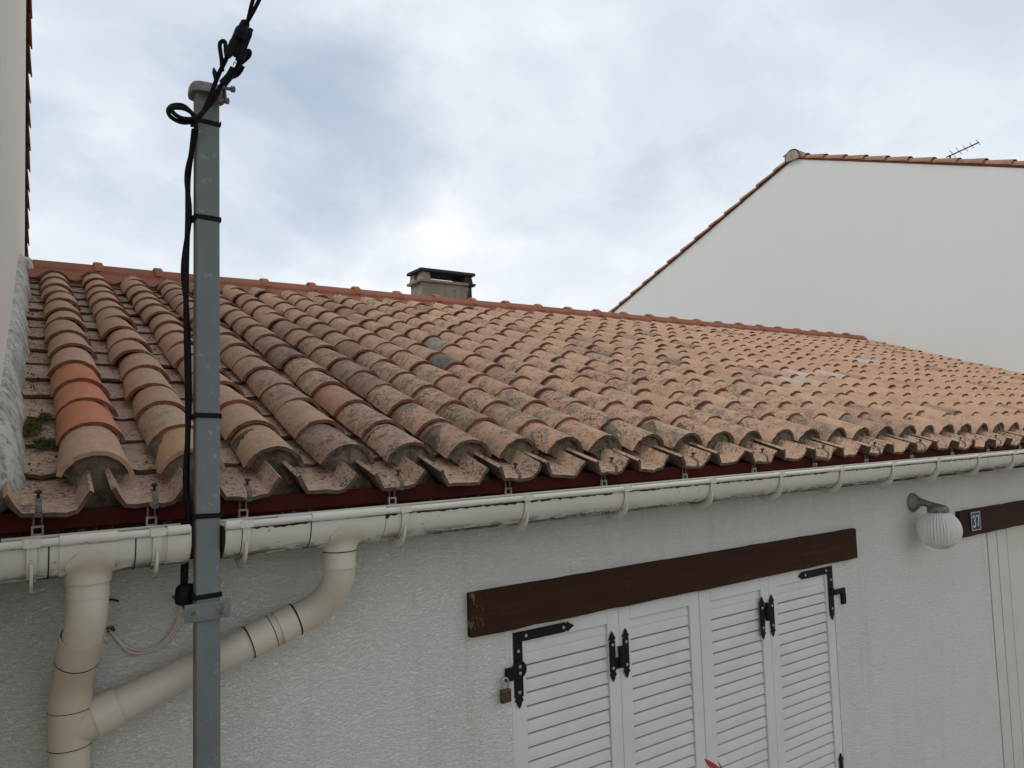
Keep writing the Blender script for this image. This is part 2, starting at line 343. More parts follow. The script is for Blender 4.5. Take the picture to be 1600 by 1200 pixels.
w = MB(); w.box((WX0-0.05, WY+0.21, H+WZ0-0.05), (WX1+0.05, WY+0.24, H+WZ1+0.05)); w.build('window_backing', DARK, house)

# roof frame: u along the eave, v up the slope, w off the slope
TH = radians(19.26)
RO = Vector((0, 2.460, H - 0.0086)); RV = Vector((0, cos(TH), sin(TH))); RN = Vector((0, -sin(TH), cos(TH)))
RM = Matrix(((1, 0, 0), (0, RV.y, RV.z), (0, RN.y, RN.z))).transposed().to_4x4(); RM.translation = RO
def R(u, v, wv): return RO + Vector((u, 0, 0)) + RV*v + RN*wv
RIDGE_Y, RIDGE_Z = 6.576, H + 1.455
VR = (RIDGE_Y - RO.y) / cos(TH)

roof = MB()
prof = [R(0, -0.02, -0.13), R(0, VR-0.05, -0.13), R(0, VR-0.05, -0.24), R(0, -0.02, -0.24)]
prof = [Vector((XL, p.y, p.z)) for p in prof]
roof.prism(prof, (XR-XL, 0, 0))
by = 2*RIDGE_Y - RO.y
bp = [Vector((XL, RIDGE_Y-0.02, RIDGE_Z-0.09)), Vector((XL, by+0.2, RO.z-0.16)), Vector((XL, by+0.2, RO.z-0.28)), Vector((XL, RIDGE_Y-0.02, RIDGE_Z-0.24))]
roof.prism(bp, (XR-XL, 0, 0))
roof_o = roof.build('roof', MORTAR, house)

f = MB(); f.box((XL, 2.372, H-0.216), (XR, 2.398, H-0.163)); f.build('fascia_board', FASCIA, house, bevel=0.003)
f = MB(); f.box((XL, 2.399, H-0.200), (XR, WY-0.002, H-0.188)); f.build('soffit', BEAM, house)
f = MB(); f.box((XL, 2.400, H-0.34), (XR, 2.42, H-0.2005)); f.build('eave_shade_board', BEAM, house)  # near-black board added so the gap behind the gutter reads as deep shade
def lintel(x0, x1, z0, z1):
    m = MB(); n = 26; rings = []
    for i in range(n+1):
        x = x0 + (x1-x0)*i/n; j = lambda: jit(0.0022)
        rings.append([(x+jit(0.003)*(i in (0, n)), WY-0.028+j(), H+z0+j()), (x, WY-0.028+j(), H+z1+j()), (x, WY+0.05, H+z1), (x, WY+0.05, H+z0)])
    m.loft(rings, True, (True, True)); return m.build('lintel_beam', BEAM, house, bevel=0.004)
a = lintel(1.443, 4.063, -0.768, -0.598); a['label'] = 'dark brown beam above the white shutters'
a = lintel(5.297, 8.75, -0.780, -0.602); a['label'] = 'dark brown beam above the garage door, carrying the number plate'

# ---- tiles
COLS = [0.187, 0.447, 0.710, 0.965, 1.215, 1.463, 1.697, 1.944, 2.168, 2.432, 2.693, 2.93, 3.169, 3.439, 3.68, 3.941, 4.198, 4.446, 4.717, 4.97, 5.221, 5.473, 5.734, 5.983, 6.243]
while COLS[-1] + 0.255 < XR - 0.07: COLS.append(COLS[-1] + 0.2535 + jit(0.006))
ROW0 = [0, .28, .57, .87, 1.19, 1.50, 1.83, 2.17, 2.48, 2.80, 3.10, 3.43, 3.76, 4.08]
PITCH = 0.282
def rows_of(c):
    if c == 0: return ROW0[:]
    if c == 1: return [i*0.268 + (0 if i < 4 else (i-3)*0.035) for i in range(15) if i*0.268 + max(0, i-3)*0.035 < VR-0.16]
    off = jit(0.02); return [0.0 + (i*PITCH + off*(i > 0)) for i in range(15)]

def cover_mesh(kind, eave=False):
    rnd = random.Random(100 + kind); m = MB(); seg, nl = (20 if eave else 16), 3; L = 0.405; t = 0.0135
    bend = rnd.uniform(-0.004, 0.004); outer, inner = [], []
    for k in range(nl+1):
        f = k/nl; hw = 0.101 - 0.019*f + rnd.uniform(-0.0012, 0.0012); hh = 0.077 - 0.006*f; wt0 = -0.021*f - hh
        Rr = (hw*hw + hh*hh)/(2*hh); A = math.acos(max(-1, (Rr-hh)/Rr))
        ro, ri = [], []
        for i in range(seg+1):
            a = -A + 2*A*i/seg; ex = rnd.uniform(-0.004, 0.004) if k in (0, nl) else 0
            bu = bend*sin(pi*f)
            ro.append((Rr*sin(a)+bu, L*f+ex, wt0 - (Rr-hh) + Rr*cos(a) + rnd.uniform(-0.0006, 0.0006)))
            ri.append(((Rr-t)*sin(a)+bu, L*f+ex, wt0 - (Rr-hh) + (Rr-t)*cos(a)))
        outer.append(ro); inner.append(ri)
    m.loft(outer, False); m.m = 0; m.loft([list(reversed(r)) for r in inner], False)
    m.m = 2 if eave else 1; n = seg+1
    for e in (0, nl): m.add(outer[e]+inner[e], [(i, i+1, n+i+1, n+i) for i in range(seg)])
    for e in (0, seg): m.add([r[e] for r in outer]+[r[e] for r in inner], [(i, i+1, nl+1+i+1, nl+1+i) for i in range(nl)])
    return m
def channel_mesh(kind):
    rnd = random.Random(500 + kind); m = MB(); L = 0.41; t = 0.0135; nl = 3
    outer, inner = [], []
    for k in range(nl+1):
        f = k/nl; s = 0.93 + 0.10*f
        pr = [(-0.101, 0.056), (-0.087, 0.031), (-0.068, 0.003), (-0.04, 0.0), (0.0, -0.001), (0.04, 0.0), (0.068, 0.003), (0.087, 0.031), (0.101, 0.056)]
        ro, ri = [], []
        for (u, h) in pr:
            ex = rnd.uniform(-0.010, 0.010) if k == 0 else 0
            d = rnd.uniform(-0.0015, 0.0015)
            ro.append((u*s, L*f+ex, -0.100 - 0.021*f + h + d)); nx = 0.8 if abs(u) > 0.08 else (0.3 if abs(u) > 0.06 else 0)
            ri.append((u*s + math.copysign(t*nx, u)*(1 if u else 0), L*f+ex, -0.100 - 0.021*f + h + d - t*(1-0.5*nx)))
        outer.append(ro); inner.append(ri)
    n = 9
    m.loft(outer, False); m.m = 1; m.loft(inner, False)
    for e in (0, nl): m.add(outer[e]+inner[e], [(i, i+1, n+i+1, n+i) for i in range(n-1)])
    m.m = 0
    for e in (0, n-1): m.add([r[e] for r in outer]+[r[e] for r in inner], [(i, i+1, nl+1+i+1, nl+1+i) for i in range(nl)])
    return m
NV = 7
cov_mb = [cover_mesh(i) for i in range(NV)]; cov_me = [m.mesh('cover_tile', [CLAY, CLAY_EDGE], 50) for m in cov_mb]
eav_mb = [cover_mesh(i, True) for i in range(NV)]; eav_me = [m.mesh('cover_tile', [CLAY, CLAY_EDGE, EAVE_EDGE], 50) for m in eav_mb]; tan_me = [m.mesh('cover_tile', [CLAY, CLAY_EDGE, CLAY], 50) for m in eav_mb[:2]]
cha_mb = [channel_mesh(i) for i in range(NV)]; cha_me = [m.mesh('channel_tile', [CHANNEL, CHANNEL_EDGE], 25) for m in cha_mb]

TONES = [(0.52, 0.30, 0.19), (0.49, 0.275, 0.18), (0.55, 0.33, 0.22), (0.50, 0.315, 0.195), (0.46, 0.235, 0.15), (0.53, 0.295, 0.205), (0.47, 0.30, 0.20)]
SPECIAL = {(0, 1): (0.540, 0.178, 0.084, 0.00), (0, 2): (0.540, 0.173, 0.081, 0.00), (0, 3): (0.499, 0.159, 0.074, 0.00), (0, 0): (0.513, 0.317, 0.209, 0.10),
           (1, 0): (0.486, 0.297, 0.155, 0.15), (1, 1): (0.446, 0.317, 0.209, 0.45), (8, 5): (0.063, 0.076, 0.086, 1.00), (9, 7): (0.216, 0.216, 0.209, 0.80), (4, 2): (0.446, 0.223, 0.169, 0.30),
           (20, 4): (0.675, 0.540, 0.459, 0.30), (22, 5): (0.700, 0.581, 0.499, 0.10), (21, 4): (0.648, 0.513, 0.446, 0.30), (25, 5): (0.486, 0.182, 0.115, 0.10), (27, 4): (0.513, 0.230, 0.135, 0.10), (24, 5): (0.675, 0.567, 0.486, 0.20), (31, 8): (0.700, 0.594, 0.513, 0.10), (32, 8): (0.540, 0.513, 0.486, 0.40)}
def tone(c, r):
    if (c, r) in SPECIAL: return tuple(x*(0.68 if c > 18 else 1) for x in SPECIAL[(c, r)])
    b = random.choice(TONES); k_ = random.uniform(0.9, 1.1)
    far = min(1, max(0, (c-16)/18))
    b = [b[i]*0.5 + (0.470, 0.288, 0.188)[i]*0.5 for i in range(3)]; b = [b[0]*0.90, b[1]*0.93, b[2]*0.94]; k_ = 1 + (k_-1)*0.7
    col = [b[i]*k_*(1-far) + (0.48, 0.285, 0.182)[i]*k_*far for i in range(3)]
    li = 0.28 + 1.2*max(0, 1 - abs(c-9)/12.5)*max(0.35, 1 - r/15) if c > 2 else 0.18
    li = max(0.05, min(1, li*random.uniform(0.4, 1.6))) 
    if random.random() < 0.07 and c > 2: li = min(1, li + 0.5); col = [x*0.7 for x in col]
    return (*col, li)

fwv, rtv, upv = fw, rt, up; eye = Vector((0, 0, H))
def seen(p):
    d = p - eye; z = d.dot(fwv)
    if z < 0.1: return 1e9
    x = d.dot(rtv)/z*1139.5; y = d.dot(upv)/z*1139.5
    return d.length if abs(x) < 830 and abs(y) < 640 else d.length + 100
covers, channels = [], []
row_table = []
for c, u in enumerate(COLS):
    rows = rows_of(c); row_table.append(rows)
    for r, v in enumerate(rows):
        cut = v + 0.405 > VR - 0.10
        mt = RM @ Matrix.Translation((u + jit(0.008)*(r > 0), v + jit(0.026)*(r > 0), abs(jit(0.004)))) @ Euler((jit(0.014), jit(0.055), jit(0.036))).to_matrix().to_4x4()
        if cut: mt = mt @ Matrix.Diagonal((1, max(0.3, (VR-0.10-v)/0.405), 1, 1))
        covers.append((seen(mt.translation), c, r, mt, tone(c, r)))
chcols = [COLS[0]-0.128] + [(COLS[i]+COLS[i+1])/2 for i in range(len(COLS)-1)] + [COLS[-1]+0.127]
for c, u in enumerate(chcols):
    for r in range(17):
        v = -0.172 + r*PITCH + jit(0.02)*(r > 0) + (jit(0.01) if r == 0 else 0)
        if v > VR - 0.2: break
        L = min(1.0, (VR + 0.02 - v)/0.41)
        mt = RM @ Matrix.Translation((u + jit(0.006), v, jit(0.004))) @ Euler((jit(0.012), jit(0.03), jit(0.02))).to_matrix().to_4x4() @ Matrix.Diagonal((random.uniform(0.94, 1.0), L, 1, 1))
        # the shadowed upper channels are seen only near the left; the eave row is seen all along
        rank = seen(mt.translation) + (0 if r == 0 else (c*0.8)) - (50 if r == 0 and c < 27 else 0)
        channels.append((rank, c, r, mt, None))
def place_tiles(lst, mbs, mes, name, far_mat):
    lst.sort(key=lambda t: t[0])
    for i, (_, c, r, mt, col) in enumerate(lst[:300]):
        o = bpy.data.objects.new(name, tan_me[c] if (col and r == 0 and c < 2) else (eav_me if (r == 0 and col) else mes)[(c*5 + r*3 + (c*r) % 4) % NV]); C.objects.link(o)
        o.parent = roof_o; o.matrix_parent_inverse = Matrix.Translation(-wpos(roof_o)); o.matrix_basis = mt
        if col:
            o.color = col
            lab = {(0, 1): 'newer bright orange tile, lowest of three', (0, 2): 'newer bright orange tile, middle of three', (0, 3): 'newer bright orange tile, topmost of three', (8, 5): 'slate grey tile darkened all over'}.get((c, r))
            if lab: o['label'] = lab
    m = MB(); cols = []
    for (_, c, r, mt, col) in lst[300:]:
        src = (eav_mb if (r == 0 and col) else mbs)[(c*5 + r*3 + (c*r) % 4) % NV]; o0 = len(m.v)
        m.v += [tuple(mt @ Vector(p)) for p in src.v]; m.f += [tuple(i + o0 for i in f) for f in src.f]; m.mi += src.mi; cols += [col]*len(src.v)
    o = m.build(name, [far_mat, CLAY_EDGE if far_mat is CLAY_FAR else CHANNEL_EDGE, EAVE_EDGE], roof_o, smooth=50); o['kind'] = 'stuff'
    if cols and cols[0]:
        a = o.data.color_attributes.new('tile_color', 'FLOAT_COLOR', 'POINT')
        a.data.foreach_set('color', [x for c_ in cols for x in c_])
place_tiles(covers, cov_mb, cov_me, 'cover_tile', CLAY_FAR)
place_tiles(channels, cha_mb, cha_me, 'channel_tile', CHANNEL)

# mortar plugs closing the eave mouths
def plug_mesh(kind):
    rnd = random.Random(900 + kind); m = MB(); seg = 10; front, back = [], []
    hw, hh = 0.0875, 0.0625; Rr = (hw*hw + hh*hh)/(2*hh); A = math.acos((Rr-hh)/Rr)
    deep = rnd.uniform(0.004, 0.024)
    ring = [(Rr*sin(-A + 2*A*i/seg), -0.0145 - Rr + Rr*cos(-A + 2*A*i/seg)) for i in range(seg+1)]
    ring += [(0.070, -0.082), (0.052, -0.100), (0.066, -0.135), (0.072, -0.160), (-0.072, -0.160), (-0.066, -0.135), (-0.052, -0.100), (-0.070, -0.082)]
    for u, h in ring:
        v = deep if h > -0.078 else deep - 0.05*min(1, (-0.078-h)/0.03) - 0.045*max(0, (-0.1-h)/0.06)
        front.append((u + rnd.uniform(-0.003, 0.003), v + rnd.uniform(-0.006, 0.006), h + rnd.uniform(-0.002, 0.002))); back.append((u, 0.25, h))
    fc = [tuple(sum(p[i] for p in front)/len(front) + (0.004 if i == 1 else 0) for i in range(3))]
    m.loft([front, back], True); n = len(front); m.add(front + fc, [(i, (i+1) % n, n) for i in range(n)])
    return m.mesh('mortar_plug', [MORTAR], 40)
plugs = [plug_mesh(i) for i in range(5)]
for c, u in enumerate(COLS):
    o = bpy.data.objects.new('mortar_plug', plugs[c % 5]); C.objects.link(o)
    o.parent = roof_o; o.matrix_parent_inverse = Matrix.Translation(-wpos(roof_o)); o.matrix_basis = RM @ Matrix.Translation((u, 0, 0))

# ridge
RP, RX0 = 0.432, 0.486
def ridge_mesh(L, collar_=True):
    m = MB(); n = 10
    prof = [(-0.126, -0.16), (-0.115, -0.115), (-0.102, -0.060), (-0.092, -0.046), (-0.050, -0.006), (0, 0.006), (0.050, -0.006), (0.092, -0.046), (0.102, -0.060), (0.126, -0.15)]
    m.loft([[(x, y, z) for y, z in prof] for x in (0.0, L*0.5, L)], False)
    m.loft([[(x, y*0.86, z-0.016) for y, z in prof] for x in (0.0, L)], False)
    m.add([(0, y, z) for y, z in prof] + [(0, y*0.86, z-0.016) for y, z in prof], [(i, i+1, n+i+1, n+i) for i in range(n-1)])
    if not collar_: return m
    m.m = 1
    col = [(-0.110, -0.064), (-0.104, -0.040), (-0.080, -0.006), (-0.040, 0.020), (0, 0.027), (0.040, 0.020), (0.080, -0.006), (0.104, -0.040), (0.110, -0.064)]
    rings = []
    for x, s, dz in ((-0.032, 0.80, -0.014), (-0.034, 0.93, -0.004), (-0.026, 1, 0), (0.016, 1.0, 0), (0.030, 0.96, -0.006), (0.038, 0.84, -0.022)):
        rings.append([(x, y*s, z*s + dz) for y, z in col])
    m.loft(rings, False); return m
rm = ridge_mesh(RP-0.004).mesh('ridge_tile', [RIDGE, RIDGE_CAP], 22)
rm_plain = ridge_mesh(RP-0.004, False).mesh('ridge_tile', [RIDGE, RIDGE_CAP], 22)
i = -1
while RX0 + i*RP < 11.0:
    x = RX0 + i*RP
    o = bpy.data.objects.new('ridge_tile', rm if i >= 0 else rm_plain); C.objects.link(o); o.parent = roof_o; o.matrix_parent_inverse = Matrix.Translation(-wpos(roof_o))
    if i == -1: o.matrix_basis = Matrix.Translation((x, RIDGE_Y, RIDGE_Z)) 
    else: o.matrix_basis = Matrix.Translation((x, RIDGE_Y + jit(0.006), RIDGE_Z + jit(0.004))) @ Euler((jit(0.02), jit(0.006), jit(0.008))).to_matrix().to_4x4()
    i += 1
m = MB(); m.loft([[(11.02, RIDGE_Y-0.13, RIDGE_Z-0.15), (11.02, RIDGE_Y-0.07, RIDGE_Z-0.02), (11.02, RIDGE_Y, RIDGE_Z), (11.02, RIDGE_Y+0.1, RIDGE_Z-0.1)], [(11.41, RIDGE_Y-0.16, RIDGE_Z-0.16), (11.41, RIDGE_Y-0.1, RIDGE_Z-0.09), (11.41, RIDGE_Y, RIDGE_Z-0.07), (11.41, RIDGE_Y+0.1, RIDGE_Z-0.12)]], True, (True, True))
m.build('ridge_mortar', RIDGE, roof_o)
# mortar bed under the ridge front, a wavy hem over the channel heads
m = MB(); n = 500; ra, rb = [], []
for i in range(n+1):
    x = XL + 0.03 + (11.0-XL)*i/n
    ra.append((x, RIDGE_Y-0.118, RIDGE_Z-0.09)); 
    d = min(abs(x-u) for u in chcols); e = max(0, 1-(d/0.115)**2)
    base = R(x, VR-0.17-0.075*e, -0.018 - 0.060*e); rb.append(tuple(base))
m.loft([ra, rb, [(p[0], p[1]+0.01, p[2]-0.03) for p in rb]], False); m.build('ridge_bedding', RIDGE, roof_o, smooth=30)
m = MB()
for u in chcols[:14]:
    m.tube([R(u + t_*0.112, VR-0.174-0.075*(1-t_*t_), -0.014-0.060*(1-t_*t_)) for t_ in [-1+0.2*k_ for k_ in range(11)]], 0.0075, 6)
m.build('bedding_edge', MORTAR, roof_o, smooth=60)['kind'] = 'stuff'

# pale mortar flashing against the taller house
m = MB(); n = 110; rings = []
for i in range(n+1):
    v = -0.085 + (VR+0.26)*(i/n)**1.15; xw = -0.052 + 0.006*v
    e = min(1, (i+0.15)/8)**0.6
    bul = 0.007*sin(v*4.1) + 0.004*sin(v*11+1) + 0.0025*sin(v*23)
    ww = -0.075 + (0.125 + 0.010*sin(v*2.3))*e; toe = (0.050 + bul + 0.010*(v/VR))*(0.25+0.75*e)
    rings.append([R(xw-0.03, v, -0.14), R(xw-0.03, v, ww), R(xw+0.003, v, ww), R(xw+0.30*toe, v, -0.075+(ww+0.075)*0.86), R(xw+0.62*toe, v, -0.075+(ww+0.075)*0.56), R(xw+0.86*toe, v, -0.075+(ww+0.075)*0.22), R(xw+toe, v, -0.085), R(xw+toe+0.012, v, -0.125), R(xw, v, -0.14)])
m.loft(rings, True, (True, True)); m.build('mortar_flashing', PALE_MORTAR, roof_o, smooth=70)
m = MB(); m.loft([[(-0.07, RIDGE_Y-0.14, RIDGE_Z-0.13), (-0.07, RIDGE_Y-0.10, RIDGE_Z-0.02), (-0.07, RIDGE_Y+0.02, RIDGE_Z+0.035), (-0.07, RIDGE_Y+0.14, RIDGE_Z-0.1)], [(0.03, RIDGE_Y-0.14, RIDGE_Z-0.15), (0.03, RIDGE_Y-0.105, RIDGE_Z-0.035), (0.03, RIDGE_Y, RIDGE_Z+0.022), (0.03, RIDGE_Y+0.12, RIDGE_Z-0.1)], [(0.062, RIDGE_Y-0.13, RIDGE_Z-0.15), (0.062, RIDGE_Y-0.10, RIDGE_Z-0.06), (0.062, RIDGE_Y, RIDGE_Z-0.005), (0.062, RIDGE_Y+0.1, RIDGE_Z-0.1)]], True, (True, True)); m.build('ridge_mortar', PALE_MORTAR, roof_o, bevel=0.008)

# chimney behind the ridge
CX0, CX1, CY0, CY1 = 3.785, 4.455, 7.40, 7.70
m = MB()
def taper_box(m, x0, x1, y0, y1, z0, z1, t): m.loft([[(x0, y0, z0), (x1, y0, z0), (x1, y1, z0), (x0, y1, z0)], [(x0+t, y0+t, z1), (x1-t, y0+t, z1), (x1-t, y1-t, z1), (x0+t, y1-t, z1)]], True, (True, True))
taper_box(m, CX0-0.01, CX1+0.01, CY0-0.01, CY1+0.01, H+0.9, H+1.812, 0.012); chim = m.build('chimney', CHIM, house, bevel=0.012)
m = MB(); taper_box(m, CX0-0.03, CX1+0.03, CY0-0.03, CY1+0.03, H+1.800, H+1.832, -0.006); m.build('chimney_rim', CHIM, chim, bevel=0.006)
for px in (CX0-0.01, CX1-0.115):
    for py in (CY0-0.01, CY1-0.115):
        m = MB(); taper_box(m, px, px+0.125, py, py+0.125, H+1.833, H+1.9255, 0.012); m.build('cap_post', SOOT if px > 4 else CHIM, chim, bevel=0.006)
m = MB(); taper_box(m, CX0-0.035, CX1+0.035, CY0-0.035, CY1+0.035, H+1.926, H+1.962, 0.006); m.build('cap_slab', SOOT, chim, bevel=0.006)

# ------------------------------------------------------------------ gutters
GY, GR = 2.280, 0.079
def lip_z(x): return H - 0.226 + 0.0038*(x-0.4)
def arc_ring(x, r, zo, a0=0.0, n=16, drop=0.018):
    pts = [(x, GY - r, zo)]
    for i in range(n+1):
        a = pi + pi*i/n; pts.append((x, GY + r*cos(a), zo - drop + r*sin(a)))
    pts.append((x, GY + r, zo)); return pts
def gutter_run(parent, x0, x1):
    m = MB(); N = max(2, int((x1-x0)/0.5)); xs = [x0 + (x1-x0)*i/N for i in range(N+1)]
    m.loft([arc_ring(x, GR, lip_z(x)-0.008) for x in xs], False); m.loft([arc_ring(x, GR-0.004, lip_z(x)-0.008) for x in xs], False)
    m.tube([(x, GY-GR-0.002, lip_z(x)-0.004) for x in xs], 0.0105, 10)
    m.tube([(x, GY+GR, lip_z(x)-0.004) for x in xs], 0.005, 6)
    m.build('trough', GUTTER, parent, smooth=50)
def sleeve(parent, x0, x1, name='joint_sleeve'):
    m = MB(); xs = (x0, x1)
    o_ = [arc_ring(x, GR+0.0042, lip_z(x)-0.006) for x in xs]; i_ = [arc_ring(x, GR+0.001, lip_z(x)-0.006) for x in xs]
    m.loft(o_, False); m.loft(i_, False); n = len(o_[0])
    for e in (0, 1): m.add(o_[e]+i_[e], [(k_, k_+1, n+k_+1, n+k_) for k_ in range(n-1)])
    m.tube([(x, GY-GR-0.002, lip_z(x)-0.003) for x in xs], 0.0142, 10)
    return m.build(name, GUTTER, parent, smooth=50)
def grime_line(parent, x):
    m = MB(); o_ = [arc_ring(xx, GR+0.0012, lip_z(x)-0.008)[:-4] for xx in (x-0.0016, x+0.0016)]; m.loft(o_, False); m.build('joint_seam', GRIME_AND_SHADE, parent)
def end_cap(parent, x, mat=None):
    m = MB(); a = arc_ring(x, GR+0.002, lip_z(x)-0.006); b = arc_ring(x+0.004, GR+0.002, lip_z(x)-0.006); m.loft([a, b], True, (True, True)); m.build('end_cap', mat or GUTTER, parent, smooth=40)
def bracket_mesh():
    m = MB(); hw = 0.011
    for r0, r1 in ((GR+0.0045, GR+0.0085),):
        rings = [[(x, y, z) for x, y, z in arc_ring(xx, rr, -0.004)] for xx, rr in ((-hw, r0), (-hw, r1), (hw, r1), (hw, r0), (-hw, r0))]
        m.loft(rings, False)
    # belly web, deepest under the trough's middle
    n = 14; w0, w1 = [], []
    for i in range(n+1):
        a = pi*1.10 + pi*0.72*i/n; d = 0.004 + 0.024*sin(pi*i/n)
        y0, z0 = GY + (GR+0.008)*cos(a), -0.022 + (GR+0.008)*sin(a)
        y1, z1 = GY + (GR+0.008+d)*cos(a), -0.022 + (GR+0.008+d)*sin(a)
        w0.append((y0, z0)); w1.append((y1, z1))
    for s in (-0.0035, 0.0035): m.loft([[(s, y, z) for y, z in w0], [(s, y, z) for y, z in w1]], False)
    m.loft([[(-0.0035, y, z) for y, z in w1], [(0.0035, y, z) for y, z in w1]], False)
    m.box((-0.018, GY-GR-0.016, -0.010), (0.018, GY-GR+0.012, 0.010))        # clip over the lip
    return m.mesh('bracket', [GUTTER], 50)
BR = bracket_mesh()
k = Mat('dull_plastic', (0.36, 0.33, 0.27), 0.7); k.mix(k.rng(k.noise(40, 4, 0.7), 0.45, 0.62, 0, 0.8), (0.15, 0.125, 0.095)); HOOKM = k.done()
k = Mat('dull_zinc', (0.17, 0.16, 0.135), 0.75, 0.2); k.mix(k.rng(k.noise(50, 4, 0.7), 0.45, 0.62, 0, 0.7), (0.09, 0.075, 0.055)); HOOKZ = k.done()
def hook_mesh():
    m = MB(); z0 = 0.0; fy = 2.369
    # small frame standing on the gutter's back edge, slotted strap up the fascia, galvanised clip over the tile nose
    m.m = 0
    m.box((-0.0145, fy-0.010, z0-0.004), (-0.0095, fy, z0+0.024)); m.box((0.0095, fy-0.010, z0-0.004), (0.0145, fy, z0+0.024)); m.box((-0.0094, fy-0.010, z0-0.004), (0.0094, fy, z0+0.002)); m.box((-0.0094, fy-0.010, z0+0.018), (0.0094, fy, z0+0.024))
    m.m = 1
    m.box((-0.012, fy-0.005, z0+0.025), (-0.007, fy-0.002, z0+0.060)); m.box((0.007, fy-0.005, z0+0.025), (0.012, fy-0.002, z0+0.060))
    m.m = 2
    cl = [(fy-0.004, z0+0.066), (fy-0.040, z0+0.060), (fy-0.083, z0+0.056), (fy-0.089, z0+0.066), (fy-0.087, z0+0.084), (fy-0.072, z0+0.096), (fy-0.046, z0+0.106)]
    for i in range(len(cl)-1):
        (a, b), (c_, d) = cl[i], cl[i+1]
        m.add([(-0.008, a, b), (0.008, a, b), (0.008, c_, d), (-0.008, c_, d), (-0.008, a+0.001, b-0.004), (0.008, a+0.001, b-0.004), (0.008, c_+0.001, d-0.004), (-0.008, c_+0.001, d-0.004)], [(0,1,2,3), (7,6,5,4), (0,4,5,1), (1,5,6,2), (2,6,7,3), (3,7,4,0)])
    m.m = 3; m.lathe([(0.004, 0), (0.004, 0.014), (0.009, 0.014), (0.009, 0.020), (0.003, 0.022)], (0, fy-0.058, z0+0.100), (0, -0.25, 1), 8, (True, True))
    return m.mesh('tile_hook', [HOOKM, HOOKZ, HOOKZ, RUST], 30)
HK = hook_mesh()
def put(me, name, parent, loc):
    o = bpy.data.objects.new(name, me); C.objects.link(o); attach(o, parent); o.location = loc; return o
gl = thing('gutter', 'short cream plastic gutter to the left of the grey pole', 'gutter', (0.18, GY, H-0.22), 'gutters along the eave')
gr_ = thing('gutter', 'long stained cream plastic gutter to the right of the grey pole', 'gutter', (0.5, GY, H-0.22), 'gutters along the eave')
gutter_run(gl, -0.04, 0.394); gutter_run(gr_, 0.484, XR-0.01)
end_cap(gl, 0.392); end_cap(gr_, 0.482, GRIME_AND_SHADE); end_cap(gr_, XR-0.012)
sleeve(gl, 0.335, 0.391); grime_line(gl, 0.345); grime_line(gl, 0.258); grime_line(gl, 0.062); sleeve(gl, 0.085, 0.215, 'outlet_sleeve')
sleeve(gr_, 0.486, 0.530); grime_line(gr_, 0.531); sleeve(gr_, 0.735, 0.975, 'outlet_sleeve'); grime_line(gr_, 0.734); grime_line(gr_, 0.976); grime_line(gr_, 5.14); grime_line(gr_, 4.0)
BX = [0.026, 0.310, 0.543, 1.044, 1.532, 2.019, 2.524, 3.011, 3.507, 4.003, 4.494, 5.005, 5.501]
while BX[-1] < 10.8: BX.append(BX[-1]+0.5)
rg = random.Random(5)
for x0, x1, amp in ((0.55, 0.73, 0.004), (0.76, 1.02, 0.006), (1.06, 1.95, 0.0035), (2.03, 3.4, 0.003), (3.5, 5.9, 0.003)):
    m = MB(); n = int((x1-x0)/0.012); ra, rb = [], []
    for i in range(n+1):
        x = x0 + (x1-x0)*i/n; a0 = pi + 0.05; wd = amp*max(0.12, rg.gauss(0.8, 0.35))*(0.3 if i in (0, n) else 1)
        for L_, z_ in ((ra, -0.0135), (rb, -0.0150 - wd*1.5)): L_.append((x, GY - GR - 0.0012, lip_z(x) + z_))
    m.loft([ra, rb], False); m.build('grime_shade_streak', GRIME_AND_SHADE, gr_)  # ragged strip under the lip: dirt and the lip's shadow in one dark colour
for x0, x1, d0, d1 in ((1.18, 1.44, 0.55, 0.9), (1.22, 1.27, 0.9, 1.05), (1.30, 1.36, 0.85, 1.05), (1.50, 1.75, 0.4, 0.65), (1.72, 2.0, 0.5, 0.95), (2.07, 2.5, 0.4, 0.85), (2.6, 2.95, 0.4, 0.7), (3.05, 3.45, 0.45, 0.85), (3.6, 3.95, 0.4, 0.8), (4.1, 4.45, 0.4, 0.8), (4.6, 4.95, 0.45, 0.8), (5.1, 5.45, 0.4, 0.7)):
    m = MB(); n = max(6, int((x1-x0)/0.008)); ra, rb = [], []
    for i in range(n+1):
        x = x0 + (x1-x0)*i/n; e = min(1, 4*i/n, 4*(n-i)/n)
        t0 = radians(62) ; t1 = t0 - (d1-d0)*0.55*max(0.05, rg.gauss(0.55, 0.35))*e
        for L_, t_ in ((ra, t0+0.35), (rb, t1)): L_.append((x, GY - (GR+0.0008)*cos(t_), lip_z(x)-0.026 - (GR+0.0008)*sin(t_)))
    m.loft([ra, rb], False); m.build('grime_shade_streak', GRIME_AND_SHADE, gr_)
for x in BX: put(BR, 'bracket', gl if x < 0.45 else gr_, (x, 0, lip_z(x)-0.002))
HX = [0.040, 0.317, 0.574, 1.075, 1.560, 2.045, 2.535, 3.030, 3.535, 4.03, 4.53, 5.03, 5.53]
while HX[-1] < 10.8: HX.append(HX[-1]+0.5)
for x in HX: put(HK, 'tile_hook', gl if x < 0.45 else gr_, (x, 0, H-0.2245+0.0025*x))
m = MB(); m.box((0.672, GY+0.052, lip_z(0.75)-0.012), (0.905, GY+0.06, lip_z(0.75)+0.001)); m.build('splice_strip', WHITE, gr_)

